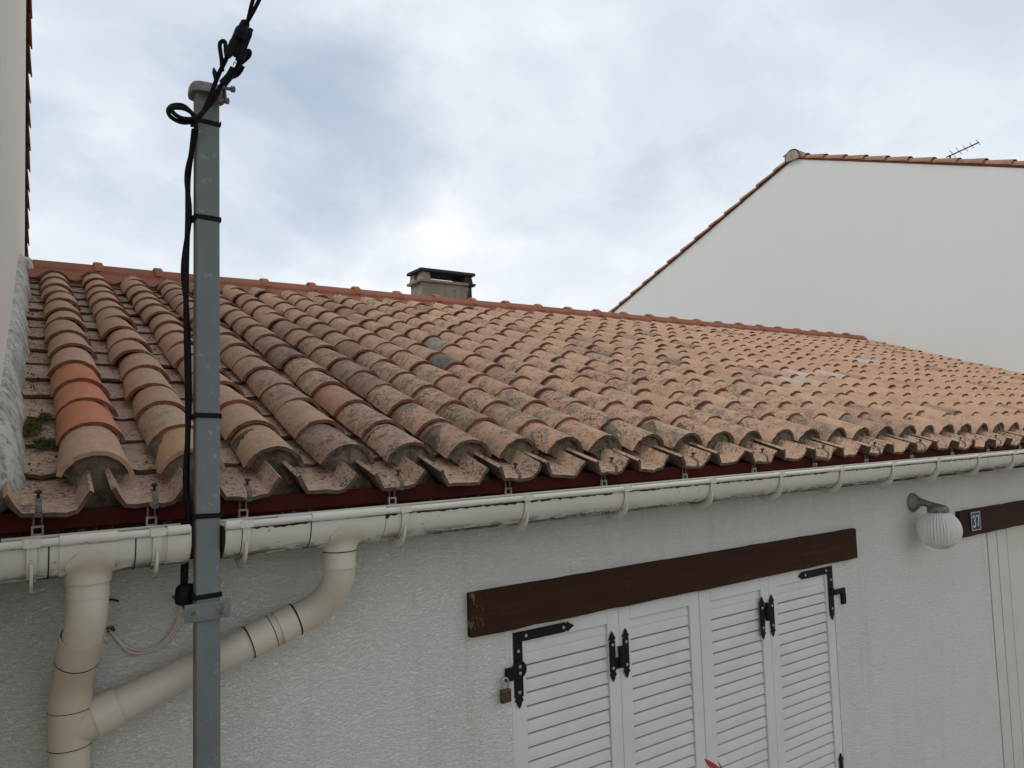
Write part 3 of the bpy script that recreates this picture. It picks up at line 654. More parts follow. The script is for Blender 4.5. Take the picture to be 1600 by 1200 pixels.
# ------------------------------------------------------------------ downpipes
PR = 0.0485
def pipe(parent, pts, r=PR, name='pipe', mat=PIPE, seg=28, n=6, hollow=False):
    m = MB(); p = spline(pts, n) if len(pts) > 2 else [Vector(q_) for q_ in pts]
    m.tube(p, r, seg, caps=not hollow)
    if hollow: m.tube(p, r-0.003, seg, caps=False)
    return m.build(name, mat, parent, smooth=50)
def collar(parent, a, b, r=PR+0.0042, mat=PIPE, ra=None, seam=True):
    """socket from a to b: outer sleeve, hollow at end a with a dark gap between it and the pipe that enters there"""
    a, b = Vector(a), Vector(b); d = (b-a).normalized(); m = MB(); ra = ra or r; seg = 28
    m.tube([a, b], [ra, r], seg, caps=False); 
    m.tube([a, a + d*0.02], [ra-0.0028, ra-0.0032], seg, caps=False)
    t = d; x = t.cross(Vector((0, 0, 1)) if abs(t.z) < 0.9 else Vector((1, 0, 0))).normalized(); y = t.cross(x)
    c1 = [a + (x*cos(2*pi*k/seg)+y*sin(2*pi*k/seg))*ra for k in range(seg)]; c2 = [a + (x*cos(2*pi*k/seg)+y*sin(2*pi*k/seg))*(ra-0.0028) for k in range(seg)]
    m.loft([c1, c2], True)
    m.m = 1; c3 = [a + d*0.012 + (x*cos(2*pi*k/seg)+y*sin(2*pi*k/seg))*(ra-0.0029) for k in range(seg)]; c4 = [a + d*0.012 + (x*cos(2*pi*k/seg)+y*sin(2*pi*k/seg))*(PR-0.002) for k in range(seg)]
    m.loft([c3, c4], True)
    m.m = 0; c5 = [b + (x*cos(2*pi*k/seg)+y*sin(2*pi*k/seg))*r for k in range(seg)]; c6 = [b + (x*cos(2*pi*k/seg)+y*sin(2*pi*k/seg))*(PR-0.002) for k in range(seg)]
    m.loft([c5, c6], True)
    return m.build('socket', [mat, GRIME_AND_SHADE], parent, smooth=40)
def seam(parent, p, d, r, wd=0.0022):
    d = Vector(d).normalized(); p = Vector(p); m = MB(); m.tube([p-d*wd/2, p+d*wd/2], r, 28, caps=False); m.build('seam', GRIME_AND_SHADE, parent, smooth=40)
def outlet(parent, x, zt, zb):
    """gutter outlet: a spigot whose front flares into a pointed saddle lying on the trough"""
    m = MB(); r = PR + 0.007; zc = lip_z(x) - 0.026; Rg = GR + 0.010; ns = 18; rows = []
    seg = 32; m.tube([(x, GY, zb), (x, GY, zc-0.05)], r, seg, caps=False)
    for lev in range(8):
        row = []
        for i in range(ns+1):
            s_ = -1 + 2*i/ns; xx = x + r*s_*(1.0 if lev < 5 else 1.0); ang = sqrt(max(0, 1-s_*s_))
            peak = 0.050*min(1, max(0, 1.42-abs(s_))) ; z_top = zc - 0.058 + peak
            if lev == 0: z, y = zb, GY - r*ang - 0.0006
            elif lev == 1: z, y = zc - 0.094, GY - r*ang - 0.0006
            else:
                f = (lev-1)/6; z = (zc-0.094)*(1-f) + z_top*f
                ys = GY - sqrt(max(0, Rg*Rg - min(0, z-zc)**2)) if zc - z < Rg else GY
                y0_ = GY - r*ang; g = min(1, f*1.6); y = min(y0_*(1-g) + ys*g, y0_) - 0.0006
            row.append((xx, y, z))
        rows.append(row)
    m.loft(rows, False)
    m.loft([rows[-1], [(px, py+0.012, pz-0.001) for px, py, pz in rows[-1]]], False)
    for e in (0, ns): m.loft([[r_[e] for r_ in rows], [(r_[e][0], r_[e][1]+0.03, r_[e][2]) for r_ in rows]], False)
    return m.build('outlet', PIPE, parent, smooth=40)

dl = thing('downpipe', 'vertical beige downpipe beside the left neighbour wall', 'downpipe', (0.13, 2.40, 0), 'downpipes on the front wall')
PL = [(0.154, 2.28, -0.30), (0.154, 2.28, -0.405)]
outlet(dl, 0.154, lip_z(0.154)-0.028, H-0.352)
pipe(dl, [E((0.154, 2.28, -0.30)), E((0.154, 2.28, -0.40))])
collar(dl, E((0.154, 2.28, -0.392)), E((0.154, 2.28, -0.345)), PR+0.003, PIPE); seam(dl, E((0.154, 2.28, -0.351)), (0, 0, 1), PR+0.0065)
pipe(dl, [E(p) for p in ((0.154, 2.28, -0.36), (0.154, 2.28, -0.40), (0.153, 2.284, -0.435), (0.149, 2.300, -0.475), (0.143, 2.322, -0.513))], PR+0.001, 'elbow', PIPE)
collar(dl, E((0.1445, 2.316, -0.498)), E((0.134, 2.356, -0.576)), PR+0.006, PIPE_DARK)
pipe(dl, [E(p) for p in ((0.138, 2.340, -0.545), (0.133, 2.360, -0.583), (0.127, 2.383, -0.625), (0.1235, 2.395, -0.665), (0.123, 2.40, -0.71))], PR+0.0025, 'elbow', PIPE_DARK)
seam(dl, E((0.1355, 2.351, -0.567)), (-0.011, 0.04, -0.078), PR+0.0068, 0.003)
collar(dl, E((0.1235, 2.399, -0.660)), E((0.123, 2.40, -0.730)), PR+0.005, PIPE_DARK); seam(dl, E((0.123, 2.40, -0.708)), (0, 0, 1), PR+0.0056)
pipe(dl, [E((0.123, 2.40, -0.715)), E((0.123, 2.40, -0.805))], PR+0.0048, 'branch_body', PIPE_DARK); seam(dl, E((0.123, 2.40, -0.805)), (0, 0, 1), PR+0.005)
pipe(dl, [E((0.123, 2.40, -0.80)), (0.123, 2.40, 0.02)])
dirb = (Vector((0.525, 2.40, -0.637)) - Vector((0.123, 2.40, -0.765))).normalized()
def along(t): return E(Vector((0.123, 2.40, -0.765)) + dirb*t)
pipe(dl, [along(0.0), along(0.115)], PR+0.0035, 'branch_arm', PIPE_DARK)
collar(dl, along(0.125), along(0.060), PR+0.0062, PIPE); 
dr = thing('downpipe', 'slanting beige downpipe running down behind the grey pole', 'downpipe', (0.85, 2.40, H-0.4), 'downpipes on the front wall')
outlet(dr, 0.851, lip_z(0.851)-0.028, H-0.344)
pipe(dr, [E((0.851, 2.28, -0.30)), E((0.851, 2.28, -0.40))])
collar(dr, E((0.851, 2.28, -0.400)), E((0.851, 2.28, -0.347)), PR+0.003); seam(dr, E((0.851, 2.28, -0.346)), (0, 0, 1), PR+0.0066, 0.003)
pipe(dr, [E(p) for p in ((0.851, 2.28, -0.37), (0.851, 2.285, -0.425), (0.8485, 2.318, -0.468), (0.832, 2.352, -0.510), (0.795, 2.385, -0.549), (0.720, 2.40, -0.577))], PR+0.0015, 'elbow', n=1)
e1 = along(0.60)
pipe(dr, [E((0.735, 2.40, -0.5715)), along(0.045)])
collar(dr, E((0.742, 2.398, -0.569)), E((0.690, 2.40, -0.587)), PR+0.005); seam(dr, E((0.7435, 2.398, -0.5685)), (0.95, 0, 0.31), PR+0.0058, 0.005)
seam(dr, E((0.668, 2.40, -0.5935)), (0.95, 0, 0.31), PR+0.0052, 0.0025)
collar(dr, E((0.600, 2.40, -0.6145)), E((0.675, 2.40, -0.5915)), PR+0.0045); seam(dr, E((0.599, 2.40, -0.615)), (0.95, 0, 0.31), PR+0.0035, 0.004)

# ------------------------------------------------------------------ shutters
sh = thing('window_shutters', 'closed white louvred shutters with black iron hinges under the brown beam', 'shutters', (2.75, WY, H+WZ0))
LE = [(1.648, 2.222), (2.224, 2.742), (2.760, 3.276), (3.278, 3.846)]
SY = WY + 0.004
z0, z1 = H+WZ0+0.01, H-0.781
slat_cache = {}
for li, (x0, x1) in enumerate(LE):
    m = MB(); st = 0.066; d = 0.034
    m.box((x0, SY, z0), (x0+st, SY+d, z1)); m.box((x1-st, SY, z0), (x1, SY+d, z1)); m.box((x0+st, SY, z1-0.056), (x1-st, SY+d, z1)); m.box((x0+st, SY, z0), (x1-st, SY+d, z0+0.09))
    leaf = m.build('shutter_leaf', WHITE, sh, bevel=0.003)
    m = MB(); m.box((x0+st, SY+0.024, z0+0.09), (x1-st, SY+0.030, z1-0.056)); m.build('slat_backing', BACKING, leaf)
    wd = x1 - x0 - 2*st - 0.004; P_ = 0.0545
    key = round(wd, 3)
    if key not in slat_cache:
        s_ = MB(); hw = wd/2; s_.loft([[(x, 0.012, -0.0068), (x, 0.003, -P_+0.0005), (x, -0.0015, -P_+0.0025), (x, -0.0025, -P_+0.007), (x, 0.0035, -0.0085), (x, 0.007, -0.0058)] for x in (-hw, hw)], True, (True, True)); slat_cache[key] = s_.mesh('slat', [WHITE], 40)
    z = z1 - 0.060; k_ = 0
    while z - P_ > z0 + 0.085:
        put(slat_cache[key], 'slat', leaf, ((x0+x1)/2, SY+0.010, z - (0.022 if k_ else 0))) if k_ else put(slat_cache[key], 'slat', leaf, ((x0+x1)/2, SY+0.012, z+0.012))
        z -= P_ if k_ else 0.012; k_ += 1
m = MB(); m.box((2.7425, SY-0.004, z0), (2.7595, SY+0.02, z1)); m.build('meeting_strip', WHITE, sh, bevel=0.003)
m = MB()
for a, b in (((WX0, WY-0.001, z0), (WX0+0.007, WY+0.05, z1+0.008)), ((WX1-0.005, WY-0.001, z0), (WX1, WY+0.05, z1+0.008)), ((WX0+0.0071, WY+0.002, z1+0.001), (WX1-0.0051, WY+0.05, z1+0.008))): m.box(a, b)
m.build('frame', WHITE, sh)
def spear(m, x, z, dx, dz, y, s=1.0):
    """leaf-shaped forged tip pointing along (dx,dz)"""
    a = Vector((dx, 0, dz)); b = Vector((-dz, 0, dx)); o = Vector((x, y, z))
    pts = [(-0.003, 0.010), (0.005, 0.016), (0.014, 0.021), (0.022, 0.012), (0.030, 0.010), (0.046, 0.0)]
    ring = [o + a*(p*s) + b*(q_*s) for p, q_ in pts] + [o + a*(p*s) - b*(q_*s) for p, q_ in reversed(pts[:-1])]
    m.prism(ring, (0, 0.005, 0))
def screw(parent, x, y, z):
    m = MB(); m.lathe([(0.0078, 0), (0.0065, 0.003), (0.002, 0.0042)], (x, y, z), (0, -1, 0), 10, (True, True)); m.build('screw', ZINC, parent, smooth=30)
HY = SY - 0.009
def corner_strap(sx, s):
    """angle strap: sx outer edge, s = +1 runs right (left leaf) or -1 (right leaf)"""
    m = MB(); top_ = H-0.788; wv = 0.040
    xa, xb = sx, sx + s*0.265
    m.box((min(xa, xb), HY, top_-wv), (max(xa, xb), HY+0.006, top_)); m.box((min(sx, sx+s*0.042), HY, top_-0.255), (max(sx, sx+s*0.042), HY+0.006, top_-wv-0.0001))
    spear(m, xb, top_-wv/2, s, 0, HY); spear(m, sx+s*0.021, top_-0.255, 0, -1, HY)
    o = m.build('corner_strap', IRON, sh, bevel=0.0015)
    for x, z in ((sx+s*0.021, top_-0.075), (sx+s*0.06, top_-0.02), (xb-s*0.012, top_-0.02), (sx+s*0.021, top_-0.236)): screw(o, x, HY, z)
corner_strap(1.652, 1); corner_strap(3.842-0.006, -1)
def h_hinge(x, z, flip):
    m = MB()
    for sx in (-0.040, 0.040):
        m.box((x+sx-0.0165, HY, z-0.065), (x+sx+0.0165, HY+0.006, z+0.065)); spear(m, x+sx, z+0.066, 0, 1, HY, 0.95); spear(m, x+sx, z-0.066, 0, -1, HY, 0.95)
    dz = 0.03*flip
    m.box((x-0.0234, HY+0.0002, z-0.028-dz), (x+0.0234, HY+0.0055, z+0.020-dz)); m.tube([(x+0.004*flip, HY-0.004, z-0.035-0.6*dz), (x+0.004*flip, HY-0.004, z+0.055-0.6*dz)], 0.0125, 10)
    o = m.build('butterfly_hinge', IRON, sh, bevel=0.0012)
    for sx in (-0.040, 0.040):
        for sz in (-0.05, 0.05): screw(o, x+sx, HY, z+sz)
h_hinge(2.213, H-0.978, 1); h_hinge(3.245, H-0.978, -1)
# pintle plates beside the outer leaves
m = MB(); m.lathe([(0.036, 0), (0.036, 0.006), (0.030, 0.009)], (1.672, HY-0.0005, H-0.934), (0, -1, 0), 16, (True, True)); m.box((1.606, HY-0.010, H-0.968), (1.668, HY+0.002, H-0.918)); o = m.build('pintle_plate', IRON, sh, bevel=0.001)
screw(o, 1.672, HY-0.0095, H-0.921); screw(o, 1.672, HY-0.0095, H-0.947)
m = MB(); m.lathe([(0.020, 0), (0.020, 0.008)], (3.822, HY-0.0005, H-0.930), (0, -1, 0), 12, (True, True)); m.box((3.822, HY-0.012, H-0.950), (3.935, HY, H-0.922)); m.box((3.905, HY-0.014, H-1.012), (3.9349, HY+0.03, H-0.9502)); m.build('pintle_plate', IRON, sh, bevel=0.002)
m = MB(); m.box((3.800, HY, H-1.99), (3.828, HY+0.006, H-1.86)); spear(m, 3.814, H-1.859, 0, 1, HY); m.build('lower_strap', IRON, sh, bevel=0.0012)
pd_ = thing('padlock', 'small brown padlock hanging left of the white shutters', 'padlock', (1.592, WY-0.02, H-1.02))
m = MB(); m.box((1.570, WY-0.034, H-1.040), (1.616, WY-0.016, H-0.988)); m.build('padlock_body', BRASS, pd_, bevel=0.004)
m = MB(); m.tube(spline([(1.579, WY-0.025, H-0.992), (1.579, WY-0.025, H-0.962), (1.586, WY-0.025, H-0.948), (1.600, WY-0.025, H-0.948), (1.607, WY-0.025, H-0.962), (1.607, WY-0.025, H-0.992)], 4), 0.0042, 8); m.build('shackle', ZINC, pd_, smooth=60)

# ------------------------------------------------------------------ garage door, number plate, lamp
gd = thing('garage_door', 'white panelled garage door with frame at the right under a beam', 'garage door', (7, WY+0.1, 0))
m = MB()
for a, b, dy in ((GX0+0.002, GX0+0.124, 0.044), (GX0+0.138, GX0+0.285, 0.047), (GX0+0.299, GX0+0.47, 0.056)):
    m = MB(); m.box((a, WY+dy, 0.01), (b, WY+dy+0.06, H+GZ1-0.002)); m.build('frame_post', DOORW, gd, bevel=0.004)
for a, dy in ((GX0+0.131, 0.044), (GX0+0.292, 0.049), (GX0+0.477, 0.060)):
    m = MB(); m.box((a-0.006, WY+dy, 0.01), (a+0.0065, WY+0.1, H+GZ1-0.002)); m.build('seal', BACKING, gd)
x = GX0+0.484
while x < GX1-0.2:
    m = MB(); m.box((x, WY+0.062, 0.02), (min(x+0.59, GX1-0.005), WY+0.11, H+GZ1-0.002)); m.build('door_panel', DOORW, gd, bevel=0.004); x += 0.594

PX0, PX1, PZ0, PZ1, PY = 5.424, 5.562, -0.747, -0.616, WY-0.040
hn = thing('number_plate', 'blue enamel house number plate reading 37 on the brown beam', 'number plate', ((PX0+PX1)/2, WY-0.03, H+PZ0))
m = MB(); m.box((PX0, PY, H+PZ0), (PX1, WY-0.029, H+PZ1)); m.build('plate', ENAMEL, hn, bevel=0.002)
m = MB(); e = 0.005
for a, b in (((PX0+0.004, PZ0+0.004), (PX1-0.004, PZ0+0.004+e*0.7)), ((PX0+0.004, PZ1-0.004-e*0.7), (PX1-0.004, PZ1-0.004)), ((PX0+0.004, PZ0+0.0041+e*0.7), (PX0+0.004+e, PZ1-0.0041-e*0.7)), ((PX1-0.004-e, PZ0+0.0041+e*0.7), (PX1-0.004, PZ1-0.0041-e*0.7))): m.box((a[0], PY-0.0015, H+a[1]), (b[0], PY-0.0002, H+b[1]))
m.build('plate_border', ENAMEL_W, hn)
def stroke(pts, wd, y, name, parent):
    m = MB()
    P_ = [Vector((p[0], 0, p[1])) for p in pts]; L_, R_ = [], []
    for i, p in enumerate(P_):
        t = (P_[min(i+1, len(P_)-1)] - P_[max(i-1, 0)]).normalized(); n_ = Vector((-t.z, 0, t.x))*wd/2; L_.append(p+n_); R_.append(p-n_)
    for i in range(len(P_)-1): m.add([Vector((q_.x, yy, q_.z)) for yy in (y, y+0.0015) for q_ in (L_[i], L_[i+1], R_[i+1], R_[i])], [(0, 1, 2, 3), (7, 6, 5, 4), (0, 4, 5, 1), (1, 5, 6, 2), (2, 6, 7, 3), (3, 7, 4, 0)])
    m.build(name, ENAMEL_W, parent)
cxm, czm = (PX0+PX1)/2, H+(PZ0+PZ1)/2
def arcp(cx, cz, rx, rz, a0, a1, n=10): return [(cx+rx*cos(radians(a0+(a1-a0)*i/n)), cz+rz*sin(radians(a0+(a1-a0)*i/n))) for i in range(n+1)]
stroke(arcp(cxm-0.026, czm+0.019, 0.017, 0.018, 165, -80) , 0.0095, PY-0.0018, 'digit_three', hn)
stroke(arcp(cxm-0.026, czm-0.019, 0.018, 0.020, 80, -165), 0.0095, PY-0.0019, 'digit_three', hn)
stroke([(cxm+0.008, czm+0.034), (cxm+0.046, czm+0.034), (cxm+0.044, czm+0.030), (cxm+0.026, czm-0.039)], 0.0095, PY-0.0018, 'digit_seven', hn)

lp = thing('wall_lamp', 'wall lamp with ribbed glass globe on a weathered metal arm', 'lamp', (4.755, WY, H-0.5))
LX, LZ = 4.752, H-0.500
m = MB(); m.lathe([(0.060, 0.0), (0.060, 0.012), (0.052, 0.018), (0.048, 0.028), (0.036, 0.040)], (LX, WY, LZ), (0, -1, 0), 24, (True, True))
m.tube(spline([(LX, WY-0.030, LZ+0.004), (LX, WY-0.06, LZ+0.004), (LX, WY-0.10, LZ-0.004), (LX, WY-0.15, LZ-0.014), (LX, WY-0.205, LZ-0.024)], 4), [0.036, 0.034, 0.031, 0.028, 0.026, 0.024, 0.022, 0.021, 0.020, 0.019, 0.018, 0.018, 0.018, 0.018, 0.018, 0.018, 0.018], 14)
m.build('lamp_arm', ALU, lp, smooth=40)
GCY, GCZ, GRd = WY-0.158, LZ-0.160, 0.122
m = MB(); m.lathe([(0.052, 0.145), (0.062, 0.135), (0.062, 0.112), (0.056, 0.104)], (LX, GCY, GCZ), (0, 0, 1), 24, (True, True)); m.build('globe_gallery', ALU, lp, smooth=40)
m = MB(); seg = 84; rings = []
for i in range(13):
    a = radians(63 - 101*i/12); ring = []
    for k_ in range(seg):
        rr = GRd*cos(a)*(1 + (0.020 if k_ % 2 else -0.022)); t = 2*pi*k_/seg; ring.append((LX+rr*cos(t), GCY+rr*sin(t), GCZ+GRd*sin(a)))
    rings.append(ring)
m.loft(rings, True)
m.build('glass_globe', GLASS, lp, smooth=25)
m = MB(); m.lathe([(GRd*cos(radians(a))*0.995, GRd*sin(radians(a))*0.98) for a in (-37, -46, -56, -66, -76, -84, -89)], (LX, GCY, GCZ), (0, 0, 1), 48, (False, True)); m.build('globe_bowl', MILKY, lp, smooth=60)
m = MB(); m.lathe([(0.012, 0.10), (0.016, 0.03), (0.028, 0.0), (0.030, -0.03), (0.018, -0.055), (0.004, -0.062)], (LX, GCY, GCZ), (0, 0, 1), 16, (True, True)); m.build('bulb', MILKY, lp, smooth=60)

# ------------------------------------------------------------------ the pole and its cables
PX, PW, PYf, PYb = 0.4440, 0.066, 2.220, 2.266
pole = thing('service_pole', 'tall grey galvanised square pole clamped to the white wall', 'pole', (PX, 2.255, 0))
m = MB(); m.box((PX-PW/2, PYf, 0.0), (PX+PW/2, PYb, H+1.040)); m.build('shaft', GALV, pole, bevel=0.006)
m = MB(); rr = []
for z, s in ((1.036, 1.0), (1.042, 1.02), (1.060, 0.99), (1.065, 0.93)):
    rr.append([(PX+0.003+(0.051*s)*math.copysign(abs(cos(t))**0.6, cos(t)), 2.245+(0.047*s)*math.copysign(abs(sin(t))**0.6, sin(t)), H+z) for t in [2*pi*k_/28 for k_ in range(28)]])
m.loft(rr, True, (True, True)); m.build('pole_cap', ALU, pole, smooth=50)
for z in (0.953, 0.663, 0.085, -0.198, -0.422):
    m = MB(); t = 0.0035
    for a, b in (((PX-PW/2-0.006, PYf-t, -0.007), (PX+PW/2+0.002, PYf-0.0003, 0.007)), ((PX+PW/2+0.0003, PYf-t, -0.007), (PX+PW/2+t, PYb, 0.007)), ((PX-PW/2-t-0.005, PYf-0.0002, -0.007), (PX-PW/2-0.0003, PYb, 0.007))):
        m.box(a, b, Matrix.Translation((0, 0, H+z+jit(0.002))) @ Matrix.Translation((PX, 0, 0)) @ Euler((0, radians(jit(3)), 0)).to_matrix().to_4x4() @ Matrix.Translation((-PX, 0, 0)))
    m.build('cable_tie', RUBBER, pole, bevel=0.0015)
cp = MB(); cp.box((0.380, 2.2095, -0.487+H), (0.501, 2.2145, -0.437+H)); plate = cp.build('clamp_plate', GALV, pole, bevel=0.002)
for x in (0.404, 0.480):
    m = MB(); m.lathe([(0.0155, 0), (0.0155, 0.003)], (x, 2.2093, H-0.463), (0, -1, 0), 18, (True, True)); m.lathe([(0.0105, 0.003), (0.0105, 0.009)], (x, 2.2093, H-0.463), (0, -1, 0), 6, (True, True)); m.lathe([(0.006, 0.009), (0.0055, 0.019)], (x, 2.2093, H-0.463), (0, -1, 0), 10, (True, True)); m.build('bolt', ALU, plate, smooth=30)
    m = MB(); m.tube([(x-0.004 if x < 0.44 else x, 2.2146, H-0.463), (x-0.004 if x < 0.44 else x, WY+0.02, H-0.463)], 0.006, 8); m.build('clamp_rod', GALV, pole)
m = MB(); m.lathe([(0.010, 0), (0.024, 0.006), (0.028, 0.02), (0.027, 0.05), (0.018, 0.060)], (0.392, 2.285, H-0.452), (0.1, 0, 1), 14, (True, True)); m.build('cable_gland', RUBBER, pole, smooth=40)
for x0, x1, z in ((0.474, 0.516, 1.060), (0.470, 0.499, 1.020)):
    m = MB(); m.tube([(x0, 2.20, H+z-0.003), (x1, 2.20, H+z)], 0.0055, 8); m.tube([(x1-0.012, 2.20, H+z), (x1-0.001, 2.20, H+z)], 0.0092, 6); m.build('cap_stud', GALV, pole)
m = MB(); m.box((0.486, 2.196, H+1.012), (0.490, 2.204, H+1.075)); m.box((0.466, 2.190, H+1.008), (0.476, 2.21, H+1.05)); m.build('anchor_plate', GALV, pole)

cab = thing('service_cable', 'black twisted service cable looping at the top of the grey pole', 'cable', (0.45, 2.19, H+0.9))
def wire(pts, r=0.0062, name='strand', mat=RUBBER, parent=cab, n=7): m = MB(); m.tube(spline([E(p) for p in pts], n), r, 8); return m.build(name, mat, parent, smooth=60)
# two strands down the left face of the pole
wire([(0.402, 2.200, 0.915), (0.400, 2.225, 0.86), (0.397, 2.262, 0.786), (0.396, 2.262, 0.668), (0.391, 2.25, 0.54), (0.388, 2.24, 0.40), (0.392, 2.25, 0.25), (0.397, 2.262, 0.09), (0.395, 2.262, -0.09), (0.396, 2.262, -0.20), (0.394, 2.27, -0.34), (0.392, 2.282, -0.41)], 0.0075)
wire([(0.407, 2.195, 0.915), (0.401, 2.22, 0.86), (0.391, 2.25, 0.786), (0.398, 2.245, 0.668), (0.384, 2.262, 0.52), (0.392, 2.255, 0.40), (0.396, 2.245, 0.27), (0.397, 2.245, 0.09), (0.389, 2.255, -0.10), (0.397, 2.246, -0.20), (0.388, 2.275, -0.34), (0.390, 2.288, -0.41)], 0.0070)
# the slack loop
for d in (0.0, 0.011):
    wire([(0.405, 2.19, 0.905), (0.402, 2.19-d, 0.935), (0.393, 2.188-d, 0.955-d*0.5), (0.370, 2.186-d, 0.971-d*1.2), (0.343, 2.186-d, 0.965-d), (0.331+d*0.6, 2.186-d, 0.947), (0.340+d*0.8, 2.186-d, 0.929+d*0.5), (0.369, 2.186-d, 0.921+d*0.7), (0.400, 2.186-d, 0.934+d*0.3), (0.430, 2.186-d, 0.972), (0.455, 2.180-d, 1.02 - d), (0.474, 2.165-d, 1.055), (0.497+d, 2.14, 1.078), (0.520, 2.12, 1.098)], 0.0062)
# strands up past the cap into the splice box, with hairpin tails
wire([(0.420, 2.178, 0.955), (0.437, 2.165, 1.000), (0.447, 2.15, 1.035), (0.455, 2.13, 1.062), (0.465, 2.10, 1.088), (0.475, 2.07, 1.115)], 0.0062)
wire([(0.462, 2.12, 1.068), (0.456, 2.10, 1.090), (0.449, 2.09, 1.125), (0.453, 2.085, 1.136), (0.461, 2.08, 1.134), (0.462, 2.075, 1.10)], 0.0058)
wire([(0.500, 2.09, 1.082), (0.518, 2.08, 1.100), (0.527, 2.075, 1.113), (0.526, 2.07, 1.121), (0.519, 2.07, 1.119), (0.510, 2.07, 1.10), (0.505, 2.068, 1.10)], 0.0058)
wire([(0.486, 2.10, 1.055), (0.500, 2.075, 1.085), (0.504, 2.06, 1.118)], 0.0062)
wire([(0.491, 2.07, 1.11), (0.493, 2.075, 1.085), (0.492, 2.08, 1.073)], 0.0015, 'tie_wire'); wire([(0.492, 2.08, 1.078), (0.487, 2.082, 1.084), (0.484, 2.084, 1.076)], 0.0012, 'tie_wire')
# splice box
bx = MB(); ax = (Vector((0.508, 2.035, 1.182)) - Vector((0.474, 2.065, 1.075))).normalized(); side = ax.cross(Vector((0, 1, 0.2))).normalized(); nn = side.cross(ax)
bm_ = Matrix((side, nn, ax)).transposed().to_4x4(); bm_.translation = E((0.491, 2.05, 1.128))
bx.box((-0.024, -0.014, -0.040), (0.020, 0.014, 0.038), bm_); bx.box((-0.027, -0.017, -0.048), (-0.008, 0.010, -0.018), bm_); bx.box((0.004, -0.020, -0.052), (0.022, 0.012, 0.0), bm_); bx.box((-0.022, -0.0145, 0.030), (-0.010, 0.0145, 0.050), bm_)
bx.lathe([(0.014, 0.0), (0.016, 0.02), (0.012, 0.05), (0.007, 0.056)], bm_ @ Vector((0.004, -0.016, 0.004)), ax, 12, (True, True))
bx.build('splice_box', RUBBER, cab, bevel=0.003)
# anchor clamp with its wedge
bx = MB(); bx.tube([E((0.468, 2.14, 1.040)), E((0.482, 2.12, 1.058)), E((0.489, 2.11, 1.082))], [0.012, 0.011, 0.007], 10); bx.tube([E((0.449, 2.14, 1.05)), E((0.446, 2.14, 1.068)), E((0.443, 2.14, 1.082))], [0.006, 0.0075, 0.002], 8); bx.build('anchor_clamp', IRON, cab, smooth=40)
# the span leaving over the street, two strands twisted round each other
span0, span1 = Vector((0.503, 2.035, 1.165)), Vector((0.470, -12.0, 4.4))
for ph in (0, pi):
    pts = []
    for i in range(420):
        t = i/419; p = span0.lerp(span1, t) - Vector((0, 0, 1))*0.9*4*t*(1-t)*0.25
        rad = 0.0075; a = i*0.55 + ph + 0.8
        # local start rises steeply out of the box before settling into the span
        p = p + Vector((0.012*(1-math.exp(-t*90)), 0, 0.035*(1-math.exp(-t*80))))
        pts.append(E(p + Vector((rad*cos(a), 0, rad*sin(a)))))
    m = MB(); m.tube(pts, 0.0055, 7); m.build('span_strand', RUBBER, cab, smooth=60)

lead = thing('telephone_lead', 'thin pale lead sagging on the wall left of the pole', 'cable', (0.3, 2.49, H-0.55))
wire([(0.200, 2.492, -0.540), (0.222, 2.488, -0.531), (0.236, 2.488, -0.550), (0.273, 2.488, -0.590), (0.316, 2.488, -0.606), (0.359, 2.488, -0.597), (0.392, 2.488, -0.568), (0.412, 2.488, -0.523), (0.417, 2.488, -0.47)], 0.0042, 'lead', PIPE, lead)
wire([(0.236, 2.486, -0.552), (0.275, 2.486, -0.602), (0.316, 2.486, -0.613), (0.362, 2.486, -0.603), (0.400, 2.486, -0.57), (0.420, 2.486, -0.52)], 0.0035, 'lead', PIPE, lead)
m = MB(); m.box((0.216, 2.484, H-0.538), (0.238, 2.4995, H-0.524)); m.build('lead_clip', BRASS, lead, bevel=0.003)
m = MB(); m.tube(spline([E((0.205, 2.49, -0.447)), E((0.23, 2.486, -0.444)), E((0.247, 2.488, -0.452))], 4), 0.003, 6); m.build('lead_stub', IRON, lead)

